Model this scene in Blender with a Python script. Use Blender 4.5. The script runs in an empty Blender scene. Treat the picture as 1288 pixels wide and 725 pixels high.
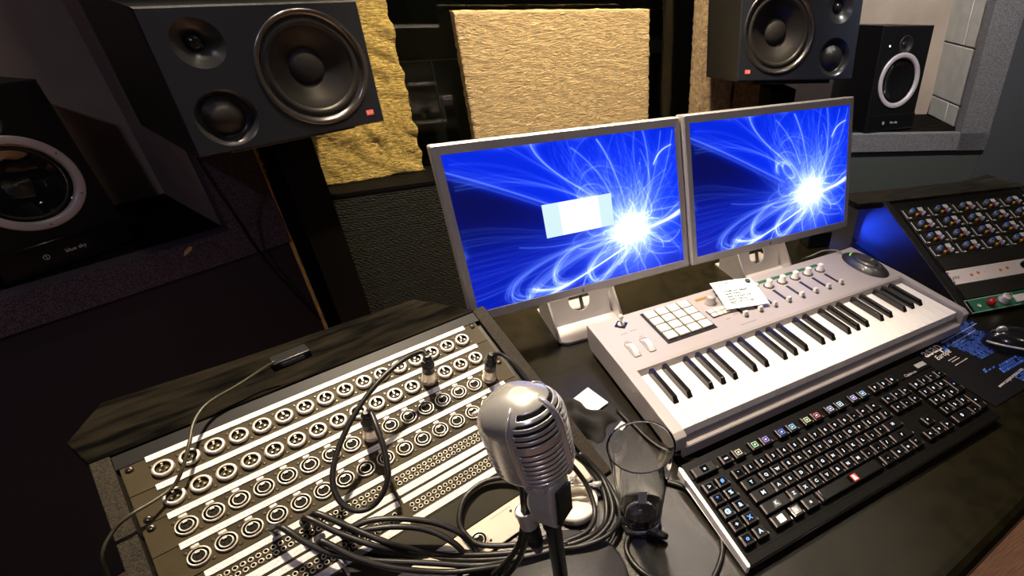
import bpy, bmesh, math, random
import numpy as np
from mathutils import Matrix, Vector

random.seed(7)
rng = np.random.RandomState(11)
S = bpy.context.scene
COL = S.collection
DESK = 0.74                      # desk top above the floor, metres
PI = math.pi


def W(x, y, z):                  # millimetres relative to the desk top -> world metres
    return Vector((x * .001, y * .001, z * .001 + DESK))


# ------------------------------------------------------------------ camera
cam = bpy.data.cameras.new('camera')
camo = bpy.data.objects.new('camera', cam)
COL.objects.link(camo)
S.camera = camo
right = Vector((0.86825, -0.49543, 0.02649)).normalized()
fwd = Vector((0.42361, 0.71248, -0.55941)).normalized()
up = right.cross(fwd)
m = Matrix((right, up, -fwd)).transposed().to_4x4()
m.translation = W(0, 0, 643.8)
camo.matrix_world = m
cam.sensor_fit = 'HORIZONTAL'
cam.sensor_width = 36
cam.lens = 655.555 / 1288 * 36
cam.shift_x = -(832.684 - 644) / 1288
cam.shift_y = (397.79 - 362.5) / 1288
cam.clip_start = .02

# ------------------------------------------------------------------ world, exposure
wd = bpy.data.worlds.new('world')
S.world = wd
wd.use_nodes = True
wd.node_tree.nodes['Background'].inputs[0].default_value = (.5, .47, .45, 1)
wd.node_tree.nodes['Background'].inputs[1].default_value = .02
S.view_settings.view_transform = 'Standard'
S.view_settings.look = 'None'
S.view_settings.gamma = 1
S.view_settings.exposure = 0.0
S.view_settings.use_curve_mapping = False

# ------------------------------------------------------------------ ceiling lamps (position mm, aim mm, watts, cone deg, colour)
CEIL = 1700
LAMPS = [
    ((40, 1190, CEIL), (20, 640, 0), 300, 62, (1.0, .82, .60)),
    ((600, 1150, CEIL), (640, 1650, 250), 285, 66, (1.0, .76, .48)),
    ((700, 1180, CEIL), (640, 590, 0), 78, 44, (1.0, .84, .72)),
    ((-500, -900, CEIL), (200, 800, 100), 30, 110, (.74, .68, 1.0)),  # fill lamp added at the rear to lift the front-facing surfaces
    ((1350, 750, CEIL), (2250, 1500, 330), 230, 72, (1.0, .95, .90)),
    ((1500, -500, CEIL), (1350, 180, -740), 110, 24, (1.0, .80, .62)),  # lamp added only to brighten the floor past the desk edge
]

# ------------------------------------------------------------------ materials
MATS = {}


def mat(name, col, rough=.5, metal=0., bump=0., bscale=200., var=0., vscale=60., spec=.5, emit=None, estr=0., coat=0., stretch=None, col2=None):
    if name in MATS:
        return MATS[name]
    mt = bpy.data.materials.new(name)
    mt.use_nodes = True
    nt = mt.node_tree
    b = nt.nodes['Principled BSDF']
    b.inputs['Base Color'].default_value = (*col, 1)
    b.inputs['Roughness'].default_value = rough
    b.inputs['Metallic'].default_value = metal
    b.inputs['Specular IOR Level'].default_value = spec
    b.inputs['Coat Weight'].default_value = coat
    if emit:
        b.inputs['Emission Color'].default_value = (*emit, 1)
        b.inputs['Emission Strength'].default_value = estr
    tc = None
    if bump or var:
        tc = nt.nodes.new('ShaderNodeTexCoord')
        mp = nt.nodes.new('ShaderNodeMapping')
        nt.links.new(tc.outputs['Object'], mp.inputs['Vector'])
        if stretch:
            mp.inputs['Scale'].default_value = stretch
    if bump:
        n = nt.nodes.new('ShaderNodeTexNoise')
        n.inputs['Scale'].default_value = bscale
        n.inputs['Detail'].default_value = 6
        nt.links.new(mp.outputs[0], n.inputs['Vector'])
        bp = nt.nodes.new('ShaderNodeBump')
        bp.inputs['Strength'].default_value = bump
        bp.inputs['Distance'].default_value = .002
        nt.links.new(n.outputs['Fac'], bp.inputs['Height'])
        nt.links.new(bp.outputs[0], b.inputs['Normal'])
    if var:
        n = nt.nodes.new('ShaderNodeTexNoise')
        n.inputs['Scale'].default_value = vscale
        n.inputs['Detail'].default_value = 5
        nt.links.new(mp.outputs[0], n.inputs['Vector'])
        r = nt.nodes.new('ShaderNodeValToRGB')
        c2 = col2 or tuple(min(1, c * (1 + var)) for c in col)
        c1 = tuple(c * (1 - var) for c in col) if not col2 else col
        r.color_ramp.elements[0].color = (*c1, 1)
        r.color_ramp.elements[1].color = (*c2, 1)
        r.color_ramp.elements[0].position = .35
        r.color_ramp.elements[1].position = .65
        nt.links.new(n.outputs['Fac'], r.inputs[0])
        nt.links.new(r.outputs[0], b.inputs['Base Color'])
    MATS[name] = mt
    return mt


def glow(name, col, strength):
    mt = bpy.data.materials.new(name)
    mt.use_nodes = True
    nt = mt.node_tree
    nt.nodes.remove(nt.nodes['Principled BSDF'])
    e = nt.nodes.new('ShaderNodeEmission')
    e.inputs[0].default_value = (*col, 1)
    e.inputs[1].default_value = strength
    nt.links.new(e.outputs[0], nt.nodes['Material Output'].inputs[0])
    return mt


M_ALU = mat('aluminium', (.60, .575, .58), .38, .55, .05, 900)
M_CHROME = mat('chrome', (.88, .87, .86), .27, .72)
M_SATIN = mat('satin_chrome', (.72, .70, .68), .36, .45, .08, 500)
M_NICKEL = mat('nickel', (.90, .82, .70), .34, .6)
M_BRASS = mat('pin_metal', (.8, .7, .5), .3, 1)
M_BLACKP = mat('black_plastic', (.012, .012, .013), .35)
M_BLACKG = mat('black_gloss', (.006, .006, .007), .12, coat=.3)
M_RUBBER = mat('rubber_cable', (.012, .011, .009), .40)
M_PANEL = mat('rack_panel_paint', (.044, .033, .014), .5, 0, .15, 900, .35, 8, spec=.15)
M_CHEEK = mat('textured_black_laminate', (.030, .024, .016), .6, 0, .6, 1200, .65, 500, spec=.2)
M_DUSTY = mat('dusty_black_board', (.0008, .0008, .0008), .75, 0, .1, 300, .9, 16, stretch=(.8, 3.5, 3.5), col2=(.014, .0115, .0075), spec=.03)
M_LABEL = mat('label_strip', (.80, .76, .76), .6, 0, 0, 0, .10, 160)
M_WHITEK = mat('white_key', (.86, .83, .80), .28)
M_BLACKK = mat('black_key', (.012, .011, .010), .14, coat=.5)
M_SYNTH = mat('silver_plastic', (.40, .365, .36), .42, .15, .04, 1500)
M_SYNTHD = mat('silver_plastic_front', (.40, .365, .37), .45, .15)
M_DESK = mat('desk_black_vinyl', (.0085, .0070, .0030), .27, 0, .12, 1400, .3, 40, spec=.42)
M_CARPET = mat('dim_tinted_carpet', (.052, .042, .068), .95, 0, .8, 700, .85, 420)  # purple and darkness of the dim blue light are put into the colour
M_CARPETG = mat('grey_carpet', (.14, .137, .145), .95, 0, .8, 700, .7, 420)
M_PANELG = mat('grey_green_cloth', (.046, .056, .051), .85, 0, .2, 900)
M_PANELD = mat('dark_grey_cloth', (.048, .051, .058), .85, 0, .2, 900)
M_CAB = mat('speaker_paint', (.013, .0165, .027), .42, 0, .3, 2200)
M_CABB = mat('speaker_black', (.005, .005, .0055), .42, 0, .1, 900, spec=.3)
M_CONE = mat('speaker_cone', (.016, .015, .015), .42)
M_SURR = mat('speaker_surround', (.020, .020, .020), .4)
M_DOME = mat('dome', (.012, .012, .012), .16, coat=.4)
M_RING = mat('silver_ring', (.50, .46, .485), .38, .25)
M_WALL = mat('beige_wall', (.36, .29, .235), .8, 0, .2, 60, .12, 5)
M_BLOCK = mat('grey_concrete_block', (.50, .49, .45), .9, 0, .25, 260, .08, 18)
M_MORTAR = mat('mortar', (.36, .35, .32), .95)
M_FLOOR = mat('wood_floor', (.27, .145, .09), .45, 0, .1, 60, .25, 20, stretch=(1, 12, 1))
M_CEIL = mat('ceiling_paint', (.07, .066, .062), .9)
M_DARKW = mat('dark_wall', (.10, .09, .085), .9)
M_WOOD = mat('raw_wood', (.50, .33, .12), .7, 0, .2, 200, .3, 40, stretch=(8, 8, 1))
M_ROCKY = mat('rockwool_yellow', (.62, .47, .15), .95, 0, .9, 90, .35, 70, stretch=(1, 1, 2.2))
M_ROCKC = mat('rockwool_cream', (.74, .58, .33), .95, 0, .9, 90, .22, 60, stretch=(.7, 1, 2.6))
M_ROCKB = mat('rockwool_brown', (.42, .32, .20), .95, 0, .9, 90, .3, 60)
M_WHITE = mat('white_plastic', (.80, .78, .76), .4)
M_PAPER = mat('paper', (.82, .82, .80), .8)
M_INK = mat('green_ink', (.015, .14, .11), .8)
M_SILVERP = mat('silver_panel', (.68, .60, .50), .42, .35, .1, 500)
M_CLOTH = mat('black_cloth', (.012, .011, .010), .9, 0, .5, 500)
M_GREENP = mat('green_panel', (.015, .13, .065), .5)
M_RED = mat('red_knob', (.45, .012, .02), .3)
M_YELLOW = mat('yellow_knob', (.85, .52, .04), .35)
M_BLUE = mat('blue_cap', (.06, .17, .62), .35)
M_GREYK = mat('grey_knob', (.42, .45, .52), .35)
M_ORANGE = mat('orange_dot', (.8, .16, .03), .5)
M_BADGE = mat('red_badge', (.85, .16, .15), .4)
M_LCD = mat('green_lcd', (.03, .11, .04), .25, emit=(.05, .3, .1), estr=.12)
M_PAD = mat('pad_rubber', (.70, .64, .55), .6)
M_HOLE = mat('matte_hole', (.004, .0036, .003), .9, spec=.1)
M_MICIN = mat('mic_inner_mesh', (.02, .02, .02), .6, .5, .5, 1500)


def glass_mat(name, tint, refl_only=False):
    mt = bpy.data.materials.new(name)
    mt.use_nodes = True
    nt = mt.node_tree
    b = nt.nodes['Principled BSDF']
    if not refl_only:
        b.inputs['Base Color'].default_value = (*tint, 1)
        b.inputs['Roughness'].default_value = .0
        b.inputs['IOR'].default_value = 1.46
        b.inputs['Transmission Weight'].default_value = 1
    else:
        nt.nodes.remove(b)
        g = nt.nodes.new('ShaderNodeBsdfGlossy')
        g.inputs['Roughness'].default_value = .01
        t = nt.nodes.new('ShaderNodeBsdfTransparent')
        t.inputs[0].default_value = (*tint, 1)
        fr = nt.nodes.new('ShaderNodeFresnel')
        fr.inputs[0].default_value = 1.5
        mx = nt.nodes.new('ShaderNodeMixShader')
        nt.links.new(fr.outputs[0], mx.inputs[0])
        nt.links.new(t.outputs[0], mx.inputs[1])
        nt.links.new(g.outputs[0], mx.inputs[2])
        nt.links.new(mx.outputs[0], nt.nodes['Material Output'].inputs[0])
    return mt


M_GLASS = glass_mat('tumbler_glass', (1, 1, 1))
M_PANE = glass_mat('window_glass', (.80, .86, .78), True)


# ------------------------------------------------------------------ mesh helpers (millimetres in, metres out)
class B:
    def __init__(s):
        s.bm = bmesh.new()

    def _put(s, verts, faces, mat, smooth=False, M=None):
        vs = []
        for v in verts:
            v = Vector(v)
            if M is not None:
                v = M @ v
            vs.append(s.bm.verts.new(v * .001))
        out = []
        for f in faces:
            try:
                fc = s.bm.faces.new([vs[i] for i in f])
            except ValueError:
                continue
            fc.material_index = mat
            fc.smooth = smooth
            out.append(fc)
        return out

    def box(s, c, d, mat=0, bev=0, M=None, seg=2, taper=None):
        hx, hy, hz = d[0] / 2, d[1] / 2, d[2] / 2
        tx, ty = taper if taper else (1, 1)
        vs = []
        for z in (-1, 1):
            kx, ky = (tx, ty) if z > 0 else (1, 1)
            for x, y in ((-1, -1), (1, -1), (1, 1), (-1, 1)):
                vs.append((c[0] + x * hx * kx, c[1] + y * hy * ky, c[2] + z * hz))
        fs = [(3, 2, 1, 0), (4, 5, 6, 7), (0, 1, 5, 4), (1, 2, 6, 5), (2, 3, 7, 6), (3, 0, 4, 7)]
        out = s._put(vs, fs, mat, False, M)
        if bev:
            es = list({e for f in out for e in f.edges})
            r = bmesh.ops.bevel(s.bm, geom=es, offset=bev * .001, segments=seg, affect='EDGES', profile=.5)
            for f in r['faces']:
                f.material_index = mat
                f.smooth = seg > 1
        return s

    def lathe(s, prof, seg=24, mat=0, M=None, smooth=True, mats=None):
        n = len(prof)
        vs, fs = [], []
        for r, z in prof:
            for k in range(seg):
                a = 2 * PI * k / seg
                vs.append((r * math.cos(a), r * math.sin(a), z))
        for i in range(n - 1):
            for k in range(seg):
                k2 = (k + 1) % seg
                fs.append((i * seg + k, i * seg + k2, (i + 1) * seg + k2, (i + 1) * seg + k))
        out = s._put(vs, fs, mat, smooth, M)
        if mats:
            for j, f in enumerate(out):
                f.material_index = mats[j // seg]
        # caps
        s.bm.verts.ensure_lookup_table()
        tot = len(s.bm.verts) - n * seg
        for i, rev in ((0, True), (n - 1, False)):
            if prof[i][0] > 1e-6:
                ring = [s.bm.verts[tot + i * seg + k] for k in range(seg)]
                if rev:
                    ring.reverse()
                f = s.bm.faces.new(ring)
                f.material_index = (mats[0 if rev else -1] if mats else mat)
        bmesh.ops.remove_doubles(s.bm, verts=s.bm.verts[tot:], dist=1e-7)
        return s

    def open_lathe(s, prof, seg=24, mat=0, M=None, mats=None):
        n = len(prof)
        vs, fs = [], []
        for r, z in prof:
            r = max(r, .02)
            for k in range(seg):
                a = 2 * PI * k / seg
                vs.append((r * math.cos(a), r * math.sin(a), z))
        for i in range(n - 1):
            for k in range(seg):
                k2 = (k + 1) % seg
                fs.append((i * seg + k, i * seg + k2, (i + 1) * seg + k2, (i + 1) * seg + k))
        out = s._put(vs, fs, mat, True, M)
        if mats:
            for j, f in enumerate(out):
                f.material_index = mats[j // seg]
        return s

    def cyl(s, c, r, h, mat=0, seg=20, M=None, r2=None):
        T = Matrix.Translation(Vector(c))
        if M is not None:
            T = M @ T
        r2 = r if r2 is None else r2
        return s.lathe([(r, 0), (r2, h)], seg, mat, T, smooth=True)

    def prism(s, poly, z0, z1, mat=0, M=None, bev=0):
        n = len(poly)
        vs = [(x, y, z0) for x, y in poly] + [(x, y, z1) for x, y in poly]
        fs = [tuple(range(n - 1, -1, -1)), tuple(range(n, 2 * n))]
        fs += [(i, (i + 1) % n, n + (i + 1) % n, n + i) for i in range(n)]
        out = s._put(vs, fs, mat, False, M)
        if bev:
            es = list({e for f in out for e in f.edges})
            r = bmesh.ops.bevel(s.bm, geom=es, offset=bev * .001, segments=2, affect='EDGES', profile=.5)
            for f in r['faces']:
                f.material_index = mat
        return s

    def tube(s, pts, r, seg=8, mat=0, sub=6, r_end=None):
        P = [Vector(p) for p in pts]
        if sub > 1 and len(P) > 2:
            Q = []
            for i in range(len(P) - 1):
                p0, p1, p2, p3 = P[max(i - 1, 0)], P[i], P[i + 1], P[min(i + 2, len(P) - 1)]
                for k in range(sub):
                    t = k / sub
                    Q.append(.5 * ((2 * p1) + (p2 - p0) * t + (2 * p0 - 5 * p1 + 4 * p2 - p3) * t * t + (3 * p1 - p0 - 3 * p2 + p3) * t ** 3))
            Q.append(P[-1])
            P = Q
        n = len(P)
        t0 = (P[1] - P[0]).normalized()
        a = Vector((0, 0, 1)) if abs(t0.z) < .9 else Vector((1, 0, 0))
        nrm = t0.cross(a).normalized()
        vs, fs = [], []
        for i in range(n):
            t = (P[min(i + 1, n - 1)] - P[max(i - 1, 0)]).normalized()
            nrm = (nrm - t * nrm.dot(t)).normalized()
            b = t.cross(nrm)
            rr = r if r_end is None else r + (r_end - r) * i / (n - 1)
            for k in range(seg):
                an = 2 * PI * k / seg
                vs.append(P[i] + (nrm * math.cos(an) + b * math.sin(an)) * rr)
        for i in range(n - 1):
            for k in range(seg):
                k2 = (k + 1) % seg
                fs.append((i * seg + k, i * seg + k2, (i + 1) * seg + k2, (i + 1) * seg + k))
        fs.append(tuple(range(seg - 1, -1, -1)))
        fs.append(tuple((n - 1) * seg + k for k in range(seg)))
        s._put(vs, fs, mat, True)
        return s

    def quad(s, pts, mat=0, M=None):
        s._put(pts, [tuple(range(len(pts)))], mat, False, M)
        return s

    def mesh(s, name, mats):
        bmesh.ops.recalc_face_normals(s.bm, faces=s.bm.faces)
        me = bpy.data.meshes.new(name)
        s.bm.to_mesh(me)
        s.bm.free()
        for x in (mats if isinstance(mats, (list, tuple)) else [mats]):
            me.materials.append(x)
        return me


def tag(o, label=None, cat=None, group=None, kind=None):
    if label:
        o['label'] = label
    if cat:
        o['category'] = cat
    if group:
        o['group'] = group
    if kind:
        o['kind'] = kind
    return o


def thing(name, label, cat, M, group=None):
    o = bpy.data.objects.new(name, None)
    o.empty_display_size = .02
    COL.objects.link(o)
    o.matrix_world = M
    return tag(o, label, cat, group)


def part(name, me, parent, M=None, label=None):
    o = bpy.data.objects.new(name, me)
    COL.objects.link(o)
    o.parent = parent
    if M is not None:
        o.matrix_local = M
    if label:
        o['label'] = label
    return o


def solo(name, me, label, cat, M=None, group=None):
    o = bpy.data.objects.new(name, me)
    COL.objects.link(o)
    if M is not None:
        o.matrix_world = M
    return tag(o, label, cat, group)


def struct(name, me, M=None, label=None, parent=None):
    o = bpy.data.objects.new(name, me)
    COL.objects.link(o)
    if parent is not None:
        o.parent = parent
    else:
        o['kind'] = 'structure'
    if M is not None:
        o.matrix_local = M
    if label:
        o['label'] = label
    return o


def T(x, y, z):                  # local translation in mm
    return Matrix.Translation(Vector((x, y, z)) * .001)


def RX(a): return Matrix.Rotation(a, 4, 'X')
def RY(a): return Matrix.Rotation(a, 4, 'Y')
def RZ(a): return Matrix.Rotation(a, 4, 'Z')


def frame_plane(p, yaw, tilt):
    """local X along the face, Y up the face, Z out of the face"""
    u = Vector((math.cos(yaw), math.sin(yaw), 0))
    b = Vector((-math.sin(yaw), math.cos(yaw), 0))
    v = math.cos(tilt) * Vector((0, 0, 1)) + math.sin(tilt) * b
    n = u.cross(v)
    M = Matrix((u, v, n)).transposed().to_4x4()
    M.translation = W(*p)
    return M


def frame_yaw(p, yaw):
    M = Matrix.Rotation(yaw, 4, 'Z')
    M.translation = W(*p)
    return M


def grid_face(s, nx, ny, fn, mat=0, smooth=True):
    vs = [fn(i / (nx - 1), j / (ny - 1)) for j in range(ny) for i in range(nx)]
    fs = [(j * nx + i, j * nx + i + 1, (j + 1) * nx + i + 1, (j + 1) * nx + i) for j in range(ny - 1) for i in range(nx - 1)]
    return s._put(vs, fs, mat, smooth)


GLYPH = {}


def text_mesh(body, size, material, key=None, shear=0., bold=0.):
    k = (body, size, material.name, shear)
    if k in GLYPH:
        return GLYPH[k]
    cu = bpy.data.curves.new('lettering', 'FONT')
    cu.body = body
    cu.size = size * .001
    cu.align_x = 'CENTER'
    cu.align_y = 'CENTER'
    cu.resolution_u = 3
    cu.shear = shear
    cu.offset = bold * .001
    o = bpy.data.objects.new('lettering', cu)
    COL.objects.link(o)
    dg = bpy.context.evaluated_depsgraph_get()
    me = bpy.data.meshes.new_from_object(o.evaluated_get(dg))
    me.materials.clear()
    me.materials.append(material)
    bpy.data.objects.remove(o)
    bpy.data.curves.remove(cu)
    GLYPH[k] = me
    return me


# ================================================================== THE SETTING
FL = -740
b = B(); b.box((900, 900, FL - 20), (5600, 6000, 40)); struct('floor', b.mesh('floor', M_FLOOR), T(0, 0, 740))
b = B(); b.box((900, 900, CEIL + 60), (5600, 6000, 60)); struct('ceiling', b.mesh('ceiling', M_CEIL), T(0, 0, 740))
b = B(); b.box((900, -2050, 480), (5600, 60, 2440)); struct('wall_rear', b.mesh('wall_rear', mat('rear_wall_grey', (.16, .16, .17), .9)), T(0, 0, 740))
b = B(); b.box((-1870, 350, 480), (60, 4800, 2440)); struct('wall_outer_left', b.mesh('wall_outer_left', M_DARKW), T(0, 0, 740))
b = B(); b.box((3670, 350, 480), (60, 4800, 2440)); struct('wall_outer_right', b.mesh('wall_outer_right', M_DARKW), T(0, 0, 740))

# ---- front wall: carpeted apron under the window, sill, glass
b = B()
b.box((560, 1765, -337), (1800, 150, 806))
wf = struct('wall_front', b.mesh('wall_front', mat('black_ribbed_carpet', (.013, .014, .013), .95)), T(0, 0, 740))
# ribbed carpet: rows of low loops, real relief
b = B()
row = 0
z = 60
while z > -640:
    x0 = -240 + (row % 2) * 14
    n = 30
    pts_n = 150
    def fn(i, j, z=z, row=row):
        x = -240 + i * 500
        y = 1689.5 - 2.6 * math.sin(j * PI) * (0.55 + .45 * math.sin(x * .37 + (row % 2) * PI + 1.3 * math.sin(x * .021 + row)))
        return (x, y, z - 5.6 * j + .8 * math.sin(x * .05 + row * 1.7))
    grid_face(b, 110, 3, fn)
    z -= 6.2
    row += 1
cp = struct('carpet_loops', b.mesh('carpet_loops', mat('carpet_loop', (.020, .025, .021), .9, 0, 0, 0, .5, 500)), T(0, 0, 0), 'black ribbed carpet', wf)
cp['kind'] = 'stuff'
b = B(); b.box((560, 1764, 72), (1800, 156, 12), bev=1.5); struct('trim_1', b.mesh('trim_1', mat('sill_black', (.004, .004, .004), .6, spec=.1)), T(0, 0, 740), 'black window sill')
b = B(); b.box((560, 1838, 670), (1800, 8, 1184)); struct('window_1', b.mesh('window_1', M_PANE), T(0, 0, 740), 'large studio window')
b = B()
b.box((560, 1838, 1340), (1800, 60, 150))
struct('trim_2', b.mesh('trim_2', mat('window_head', (.05, .045, .04), .7)), T(0, 0, 740))

# ---- splayed left wall with its loudspeaker niche
LW = frame_yaw((-343.6, 1607.8, 55), .46)
wl = thing('wall_left', None, None, LW)
wl['kind'] = 'structure'
b = B()
b.box((-700, 15, -433), (1646, 30, 724))                # lower panel
struct('lower_panel', b.mesh('lower_panel', mat('dark_wall_cloth', (.016, .0135, .024), .95, 0, .4, 900, .5, 500)), None, 'dark cloth panel below the niche', wl)
b = B(); b.box((-700, 7, -39), (1646, 46, 78), bev=2); struct('carpet_band', b.mesh('carpet_band', M_CARPET), None, 'grey carpet band with dim purple light in its colour', wl)
b = B(); b.box((60.5, 7, 760), (121, 46, 1520), bev=2); struct('carpet_band', b.mesh('carpet_band', M_CARPET), None, 'grey carpet band with dim purple light in its colour', wl)
b = B(); b.box((-440, 212, -6), (880, 374, 12)); struct('niche_shelf', b.mesh('niche_shelf', M_DUSTY), None, 'dusty black niche shelf', wl)
b = B(); b.box((6, 212, 760), (10, 370, 1520)); struct('niche_side', b.mesh('niche_side', mat('niche_side_paint', (.34, .26, .24), .8, 0, .15, 80, .1, 8)), None, 'painted niche side wall', wl)
b = B(); b.box((-420, 412, 760), (900, 20, 1520)); struct('niche_back', b.mesh('niche_back', M_WALL), None, 'beige niche back wall', wl)
b = B(); b.box((125, 16, 360), (9, 40, 2310)); struct('wood_edge', b.mesh('wood_edge', M_WOOD), None, 'raw wooden panel edge', wl)

# ---- splayed right wall with its niche
RW_ = frame_yaw((2370, 1416, 55), -.365)
wr = thing('wall_right', None, None, RW_)
wr['kind'] = 'structure'
ln = -.088                       # the frame leans a little
b = B(); b.box((-520, 15, -437), (1320, 30, 718)); struct('lower_panel', b.mesh('lower_panel', M_PANELG), None, 'grey green cloth panel below the niche', wr)
b = B(); b.box((-520, 7, -39), (1320, 46, 78), bev=2); struct('carpet_band', b.mesh('carpet_band', M_CARPETG), None, 'grey carpet band', wr)
RXX = Matrix.Rotation(PI / 2, 4, 'X')
b = B(); b.prism([(0, -78), (140, -78), (140 + ln * 1500, 1500), (ln * 1500, 1500)], -30, 16, M=RXX); struct('carpet_band', b.mesh('carpet_band', M_CARPETG), None, 'grey carpet band', wr)
b = B(); b.prism([(143, -797), (1500, -797), (1500, 1500), (143 + ln * 1500, 1500), (143, -78)], -30, 3, M=RXX); struct('side_panel', b.mesh('side_panel', M_PANELD), None, 'dark grey cloth panel', wr)
b = B(); b.box((-1010, 8, 711), (700, 50, 1578), bev=2); struct('jamb_panel', b.mesh('jamb_panel', mat('dark_brown_cloth', (.022, .015, .012), .9)), None, 'dark brown cloth panel beside the niche', wr)
b = B(); b.box((-520, 180, -6), (1100, 330, 12)); struct('niche_shelf', b.mesh('niche_shelf', M_DUSTY), None, 'dusty black niche shelf', wr)
b = B(); b.box((-500, 345, 760), (1080, 30, 1520)); struct('niche_back', b.mesh('niche_back', M_WALL), None, 'beige niche back wall', wr)
sh = Matrix(((1, .096, ln, 0), (0, 1, 0, 0), (0, 0, 1, 0), (0, 0, 0, 1)))
b = B(); b.box((62, 170, 760), (60, 335, 1520), M=sh); struct('mortar_bed', b.mesh('mortar_bed', M_MORTAR), None, None, wr)
for (y0, y1, z0, z1) in ((20, 168, 0, 88), (174, 334, 0, 88), (20, 334, 94, 322), (20, 160, 328, 556), (166, 334, 328, 556), (20, 334, 562, 790)):
    b = B(); b.box((30, (y0 + y1) / 2, (z0 + z1) / 2), (30, y1 - y0, z1 - z0), bev=3, M=sh); struct('block', b.mesh('block', M_BLOCK), None, None, wr)

# ---- the dark live room beyond the glass
b = B(); b.box((560, 4500, 480), (5000, 60, 2440)); struct('wall_far', b.mesh('wall_far', M_DARKW), T(0, 0, 740))
b = B(); b.prism([(600, 952), (1420, 362), (1900, 362), (1900, 1300), (600, 1300)], -2080, -2060, M=RXX)
struct('trim_3', b.mesh('trim_3', mat('slanted_board', (.30, .21, .19), .55, emit=None)), T(0, 0, 740), 'slanted pinkish board behind the glass')
b = B(); b.tube([(600, 2054, 952), (1420, 2054, 362)], 4, 6, sub=1)
struct('trim_4', b.mesh('trim_4', M_ALU), T(0, 0, 740), 'thin bright metal strip along the slanted board')
# downlights: each a can lamp in the ceiling with its own light
M_LENS = glow('lamp_lens', (1, .85, .65), 120)
can = B(); can.open_lathe([(70, 0), (70, -14), (52, -14), (48, 20)], 28)
can_me = can.mesh('lamp_can', M_ALU)
ln_ = B(); ln_.lathe([(47, 4), (47, 6)], 24); lens_me = ln_.mesh('lamp_lens', M_LENS)
where = ['above the patch rack', 'in front of the studio window', 'above the front of the desk', 'added over the rear left as fill light', 'near the right niche', 'added to brighten the floor at the desk front']
for i, (p, a, w, cone, c) in enumerate(LAMPS):
    t = thing('ceiling_lamp', 'round recessed ceiling downlight ' + where[i], 'ceiling lamp', Matrix.Translation(W(p[0], p[1], CEIL + 12)), 'ceiling downlights')
    part('lamp_can', can_me, t)
    part('lens', lens_me, t)
    li = bpy.data.lights.new('spot', 'SPOT')
    li.energy = w
    li.color = c
    li.spot_size = math.radians(cone)
    li.spot_blend = .6
    li.shadow_soft_size = .045
    lo = bpy.data.objects.new('spot', li)
    COL.objects.link(lo)
    d = W(*a) - W(p[0], p[1], CEIL + 8)
    lo.matrix_world = Matrix.Translation(W(p[0], p[1], CEIL + 8)) @ d.to_track_quat('-Z', 'Y').to_matrix().to_4x4()

# ---- dim shapes behind the glass; the tower stands in for reflected equipment
eq = thing('reflected_equipment', 'dim tower of equipment cases behind the glass, standing in for a reflection', 'equipment', frame_yaw((60, 2250, -740), .05))
M_EQ = mat('case_dark', (.07, .075, .05), .5)
M_EQ2 = mat('case_olive', (.30, .30, .18), .6)
M_TRIM = mat('case_trim', (.42, .40, .32), .35, .6)
b = B(); b.box((150, 200, 370), (560, 380, 740), bev=4); part('lower_case', b.mesh('lower_case', M_EQ), eq)
b = B(); b.box((150, 200, 905), (560, 380, 320), bev=4); part('middle_case', b.mesh('middle_case', M_EQ), eq)
b = B(); b.box((150, 200, 1165), (560, 380, 190), bev=4); part('upper_case', b.mesh('upper_case', M_EQ), eq)
for zz in (742, 1067, 1262):
    b = B(); b.box((150, 8, zz), (560, 10, 6)); part('trim_strip', b.mesh('trim_strip', M_TRIM), eq)
for xx in (40, 145, 260):
    b = B(); b.box((xx, 8, 905), (5, 8, 320)); part('post', b.mesh('post', M_TRIM), eq)
for k in range(9):
    b = B(); b.box((70 + (k % 3) * 38, 6, 940 + (k // 3) * 42), (28, 8, 26), bev=1); part('button', b.mesh('button', M_EQ2), eq)
b = B(); b.box((95, 5, 800), (80, 12, 100), bev=2); part('front_plate', b.mesh('front_plate', M_EQ2), eq)
b = B(); b.box((215, 5, 790), (95, 12, 120), bev=2); part('front_plate', b.mesh('front_plate', M_EQ2), eq)
cs = thing('distant_console', 'long low console shape in the dark room behind the glass', 'console', frame_yaw((1150, 2700, -740), 0))
b = B(); b.box((0, 0, 1040), (1100, 300, 60), bev=4); part('console_top', b.mesh('console_top', M_EQ2), cs)
for x in (-480, 480):
    b = B(); b.box((x, 0, 505), (60, 260, 1008), bev=3); part('leg', b.mesh('leg', M_EQ), cs)
b = B(); b.box((0, 40, 1130), (1000, 60, 122), bev=3); part('meter_bridge', b.mesh('meter_bridge', M_EQ), cs)
b = B(); b.box((0, 0, 0), (6, 4, 5)); IL = b.mesh('indicator_light', glow('indicator', (1, .9, .75), .8))
for k in range(7):
    part('indicator_light', IL, cs, T(-150 + k * 75, 8, 1085 + (k * 37 % 90)))
b = B(); b.box((1560, 3000, 500), (90, 60, 2480)); solo('distant_post', b.mesh('distant_post', mat('olive_post', (.16, .17, .10), .7)), 'olive green post in the dark room behind the glass', 'post', T(0, 0, 740))

# ================================================================== DESK
tb = thing('studio_desk', 'black vinyl topped studio desk with rounded front edge', 'desk', Matrix.Translation(W(0, 0, -740)))
b = B()
prof = [(1090, 0), (170, 0)]
for k in range(9):
    a = PI / 2 - PI * k / 8
    prof.append((170 - 26 * math.cos(a), -26 + 26 * math.sin(a)))
prof += [(176, -52), (176, -100), (1090, -100)]
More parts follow.
